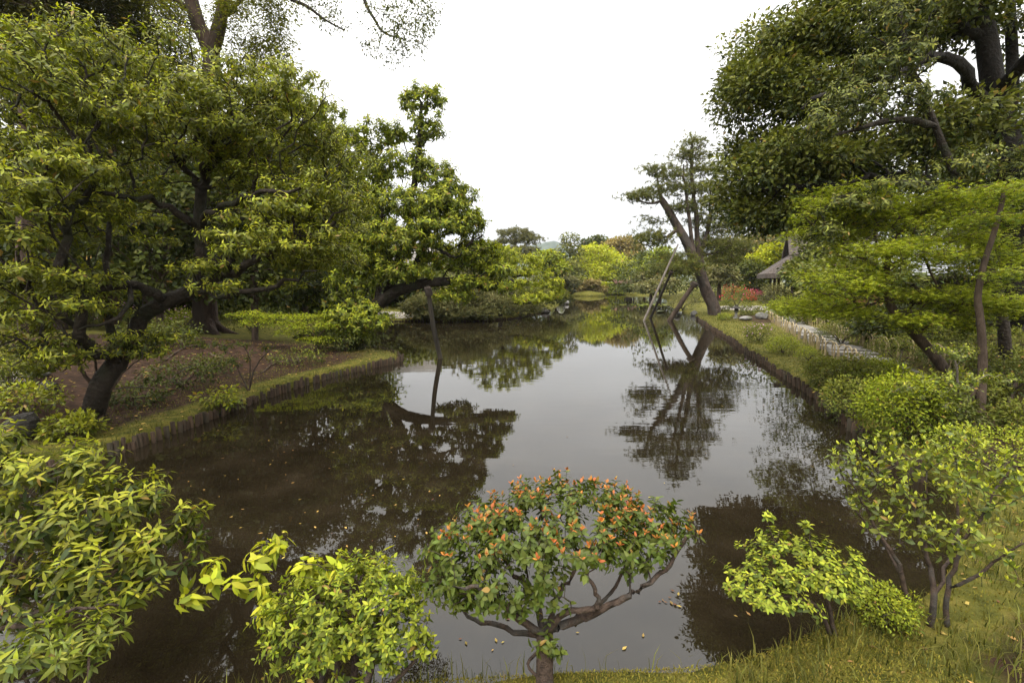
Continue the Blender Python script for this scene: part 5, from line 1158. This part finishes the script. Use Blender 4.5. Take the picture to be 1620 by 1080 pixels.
# leggy shrub at right with upright yellow buds
b_ = hit(1472, 992); y6 = b_[1]
def f6(px, py, d=0): return at(px, py, y6 + d)
def leggy(P, D, d, y):
    n_ = len(P); a = rosettes(P, D, 5, .045, (-.6, .3), .3, .014, 0, np.full(n_, .3))
    keep = rng.uniform(size=len(a[0])) < .6; a = [v[keep] for v in a]
    q_ = rng.uniform(size=n_) < .7; P = P[q_]; D = D[q_]; n_ = len(P)
    c = rosettes(P + np.array([0, 0, .012]), np.tile([0., 0, 1.], (n_, 1)) + D*.3, 3, .04, (.8, 1.2), .5, .002, 3, np.full(n_, 1.25))
    return cat_data(a, c)
shrub('leggy_shrub', 'leggy open shrub with upright yellow green leaf buds at right foreground', b_,
 [([b_+[-.1,0,-.08], f6(1430,930), f6(1415,880), f6(1380,820,.1), f6(1345,760,.15)], .02, .006, .006), ([b_-[0,0,.05], f6(1478,940), f6(1470,880,.1), f6(1445,800,.15), f6(1435,730,.2)], .022, .006, .006), ([b_+[.1,0,-.05], f6(1500,930), f6(1520,870), f6(1560,800), f6(1600,740)], .018, .006, .006), ([f6(1478,940), f6(1510,860,.3), f6(1520,780,.4), f6(1510,710,.45)], .012, .006, .006),
  ([f6(1430,930), f6(1400,860,.2), f6(1350,800,.3), f6(1330,740,.3)], .01, .005, .006), ([f6(1500,930), f6(1560,900,-.1), f6(1610,860,-.2)], .012, .006, .006)],
 [(1370,750,y6+.2,55,50,.3,67), (1440,740,y6+.2,70,46,.35,81), (1420,820,y6+.05,80,46,.3,59), (1520,760,y6+.2,80,60,.35,67), (1590,790,y6-.05,50,70,.3,54), (1480,700,y6+.4,110,22,.3,59), (1560,880,y6-.2,60,40,.2,24), (1480,850,y6-.1,60,40,.2,21)],
 'l_leggy', leggy, NEARS(.48, .12, .15), 300, .0017, (.1, .7), wig=.07)
S_('fine_shrub', 'small fine leaved bush low between the twin stem and leggy shrubs', 1400, 990, 46, 66, 'l_azalea', .022, 170, 14, yr2=(.2, .8), single=0)
S_('azalea_mass', 'broad lime green azalea bank behind the leggy shrub at right', 1575, 755, 100, 80, 'l_azalea', .033, 330, 14, yr2=(.1, .8), single=300, tpl=NEARS(.45, .1, .1), rad=.09)
b_ = hit(1514, 700); y9 = b_[1]
tree('small_tree', 'small shrubby tree with yellowish leaves and forked pale stem at right', b_,
 [([b_-[0,0,.1], at(1515,675,y9), at(1510,650,y9), at(1495,625,y9), at(1480,612,y9)], .035, .014, .006), ([at(1515,670,y9), at(1520,640,y9), at(1515,600,y9), at(1510,560,y9)], .024, .01, .006)],
 [(1480,610,y9-.1,60,22,.4,60), (1530,595,y9,50,14,.4,44), (1510,555,y9,32,14,.3,32), (1580,596,y9-.1,40,8,.3,24), (1440,615,y9-.1,40,14,.3,30), (1490,640,y9-.2,50,12,.3,26)],
 'l_leggy', 'bark_grey', S_ros(8, .055, (-.4, .5), 4), .003, .42, .14, .3, .1, .03, tpl=MID(.5), yr_=(.1, .8))

# ---------------------------------------------------------------- grass, fallen leaves
def blades(name, label, P, Hh, mat, wid=.006, lean=.5, age=None, kind='stuff', cat='grass'):
    if not len(P): return
    n_ = len(P); az = rng.uniform(0, 6.28, n_); d = np.stack([np.cos(az), np.sin(az), 0*az], 1); s_ = np.stack([-np.sin(az), np.cos(az), 0*az], 1)
    ln = lean*rng.uniform(.2, 1.2, n_)
    w = (wid*rng.uniform(.6, 1.3, n_))[:, None]
    p1 = P + d*(Hh*ln*.3)[:, None] + np.array([0, 0, 1])*(Hh*.6)[:, None]; p2 = P + d*(Hh*ln)[:, None] + np.array([0, 0, 1])*(Hh*(1-.25*ln))[:, None]
    V = np.stack([P - s_*w, P + s_*w, p1 - s_*w*.7, p1 + s_*w*.7, p2], 1).reshape(-1, 3)
    Fc = (np.array([(0,1,3),(0,3,2),(2,3,4)])[None] + (np.arange(n_)*5)[:, None, None]).reshape(-1, 3)
    a = np.repeat(rng.uniform(0, 1, n_) if age is None else age, 5)
    o = add(name, mesh_np(name, V, Fc, 3, True, a), M[mat], None); tag(o, label, cat, kind=kind); return o
def scatter(x0, x1, y0, y1, n_, dmin=.02, dmax=9):
    x = rng.uniform(x0, x1, n_); y = rng.uniform(y0, y1, n_); d = shore_dist(x, y); k = (d > dmin) & (d < dmax)
    x, y, d = x[k], y[k], d[k]; return np.stack([x, y, height(x, y, d)], 1), d
P_, d_ = scatter(-3, 5, .9, 5.5, 52000, -.02)
pn = np.sin(P_[:, 0]*3.1+1)*np.cos(P_[:, 1]*4.3) + rng.normal(0, .5, len(P_))
keep = (P_[:, 0] > 1.2) & (pn > -.35) & (d_ > .12)
blades('grass', 'long dark green grass tufts on the near right bank', P_[keep], rng.uniform(.04, .13, keep.sum())*(1+.4*np.clip(pn[keep], -1, 1)), 'grass', .0035, .8)
keep2 = ~keep
blades('moss', 'short yellowish moss and turf along the near bank edge', P_[keep2], rng.uniform(.008, .028, keep2.sum()), 'grass_moss', .004, .8)
P_, d_ = scatter(-1.2, 2.6, 1.7, 3.2, 46000, -.01, 1.0)
blades('moss_carpet', 'fine yellow green moss carpet on the nearest bank', P_, rng.uniform(.006, .02, len(P_)), 'grass_moss', .0035, 1.2)
P_, d_ = scatter(.1, 3.0, 2.0, 3.6, 9000, -.03, .12)
k = rng.uniform(size=len(P_)) < .3
blades('edge_grass', 'tall thin grass stalks standing along the near waterline', P_[k], rng.uniform(.06, .2, k.sum()), 'grass', .003, .6, np.clip(rng.normal(.7, .2, k.sum()), 0, 1))
P_, d_ = scatter(-1.8, .3, 1.9, 2.8, 3000, -.03, .15)
blades('edge_grass', 'sparse grass at the water edge below the lime azalea', P_, rng.uniform(.05, .16, len(P_)), 'grass', .003, .6)
P_, d_ = scatter(5, 16, 6.5, 34, 70000, .02, 2.4)
blades('bank_turf', 'short green turf on the right bank above the log edging', P_, rng.uniform(.02, .07, len(P_)), 'grass', .008, .9, np.clip(rng.normal(.6, .25, len(P_)), 0, 1))
P_, d_ = scatter(-9, -3, 5.5, 17, 26000, .02, 1.6)
blades('bank_moss', 'thin moss and grass on the left bank edge', P_, rng.uniform(.012, .04, len(P_)), 'grass', .007, .9)
P_, d_ = scatter(-11, 7, 26, 46, 40000, .02, 3)
blades('island_turf', 'short turf fringing the island shore', P_, rng.uniform(.04, .1, len(P_)), 'grass', .015, .9, np.clip(rng.normal(.7, .25, len(P_)), 0, 1))
for x0, x1, y0_, y1_, lb in ((-7, -3, 5, 16, 'weeds and grass hanging over the left log edging'), (4.5, 12, 6, 29, 'weeds and grass hanging over the right log edging')):
    P_, d_ = scatter(x0, x1, y0_, y1_, 60000, .0, .14); k = (rng.uniform(size=len(P_)) < .9) & (np.sin(P_[:, 1]*2.3)*np.cos(P_[:, 1]*.9+1) + rng.normal(0, .4, len(P_)) > .1)
    blades('edge_weeds', lb, P_[k], rng.uniform(.04, .15, k.sum()), 'grass', .006, 1.3, np.clip(rng.normal(.5, .3, k.sum()), 0, 1))
# fallen leaves on land
def litter(name, label, P, L, age):
    n_ = len(P); D = np.stack([*rng.normal(size=(2, n_)), 0*P[:, 0]], 1); N = np.array([0, 0, 1.]) + rng.normal(0, .25, (n_, 3))
    me = leaves_mesh(name, np.zeros(3), P + [0, 0, .015], D, N, L, age, tpl_mid(.45, .3, .0)); o = add(name, me, M['litter'], None, kind='stuff'); tag(o, label, 'leaves')
P_, d_ = scatter(-11, -3.5, 6, 16, 1500, .1, 5); litter('fallen_leaves', 'yellow and brown fallen leaves on the earth of the left bank', P_, rng.uniform(.05, .09, len(P_)), rng.uniform(0, 1, len(P_)))
P_, d_ = scatter(1.8, 6.5, 1, 5, 420, .1, 5); litter('fallen_leaves', 'brown fallen leaves on the near right bank', P_, rng.uniform(.03, .06, len(P_)), rng.uniform(0, .8, len(P_)))
# leaves floating on the pond
V, T = tpl_mid(.45, .15, -.04)
fm = []
for a, nm in ((0., 'a'), (.4, 'b'), (.75, 'c'), (1., 'd')):
    me = mesh_np('floating_leaf', V, T, 3, True, np.full(4, a)); me.materials.append(M['litter']); fm.append(me)
cnt = 0
while cnt < 110:
    if cnt < 60: px, py = rng.uniform(260, 700), rng.uniform(640, 900)
    else: px, py = rng.uniform(380, 1330), rng.uniform(620, 1030)
    p_ = gnd(px, py, .006); cnt += 1
    if shore_dist(np.array([p_[0]]), np.array([p_[1]]))[0] > -.15: continue
    o = bpy.data.objects.new('floating_leaf', fm[int(rng.integers(0, 4))]); COL.objects.link(o)
    o.location = tuple(p_); l_ = float(rng.uniform(.018, .05)); o.scale = (l_, l_, l_); o.rotation_euler = (0, 0, rng.uniform(0, 6.28))
    tag(o, 'single fallen leaf floating on the dark pond', 'leaf', 'fallen leaves floating on the pond')

for i in range(9):
    p_ = gnd(1062 + rng.normal(0, 14), 945 + rng.normal(0, 8), .007)
    o = bpy.data.objects.new('floating_leaf', fm[int(rng.integers(0, 4))]); COL.objects.link(o)
    o.location = tuple(p_); l_ = float(rng.uniform(.025, .05)); o.scale = (l_, l_, l_); o.rotation_euler = (0, 0, rng.uniform(0, 6.28))
    tag(o, 'fallen leaf in the small drift of leaves right of the red tipped shrub', 'leaf', 'drift of leaves beside the red tipped shrub')
# lily pads beyond the props
b_ = gnd(1045, 482); r = empty('lily_pads', b_, 'patch of pale green lily pads on the water behind the props', 'lily pads')
parts = []
for i in range(70):
    a = np.linspace(.2, 6.1, 9); q = rng.normal(0, 1, 2)*[2.2, 1.3]; rr = rng.uniform(.12, .22)
    Vv = np.vstack([[0, 0, 0], np.stack([np.cos(a)*rr, np.sin(a)*rr, 0*a + .01], 1)]) + [q[0], q[1], .012 + .002*(i % 9)]
    parts.append((Vv, [np.stack([np.zeros(8, int), np.arange(1, 9), np.arange(2, 10)], 1)]))
Vv, Fl = merge(parts); me = mesh_np('pads', Vv, Fl, 0, True, np.full(len(Vv), .6)); add('pads', me, M['l_azalea'], r, kind='stuff')

# ---------------------------------------------------------------- air
hz = bpy.data.materials.new('haze'); hz.use_nodes = True; n = hz.node_tree.nodes; n.clear()
o_ = n.new('ShaderNodeOutputMaterial'); v_ = n.new('ShaderNodeVolumePrincipled')
v_.inputs['Color'].default_value = (.8, .88, 1, 1); v_.inputs['Density'].default_value = .0002; v_.inputs['Anisotropy'].default_value = 0.2
hz.node_tree.links.new(v_.outputs[0], o_.inputs['Volume'])
V, Fl = box(6000, 5000, 170, (0, 1500, 83)); ho = add('haze', mesh_np('haze', V, Fl, 0, False), hz, None, kind='stuff')

for lb, q in (('long thin root crossing the brown earth of the left bank', ((330,560),(360,572),(300,582),(270,600))), ('short pale root near the fan of bare stems', ((450,572),(430,578),(415,590),(405,592))), ('crooked root below the massive forked trunk', ((330,545),(290,552),(262,570),(250,575)))):
    pts = [hit(*c) + [0, 0, .012] for c in q]; sk = Skel(); sk.limb(pts, .03, .01, 8, .01); V, Fq, _, _ = sk.finish(.001)
    o = add('surface_root', mesh_np('surface_root', V - pts[0], Fq, 4), M['bark_brown'], None, pts[0]); tag(o, lb, 'root')
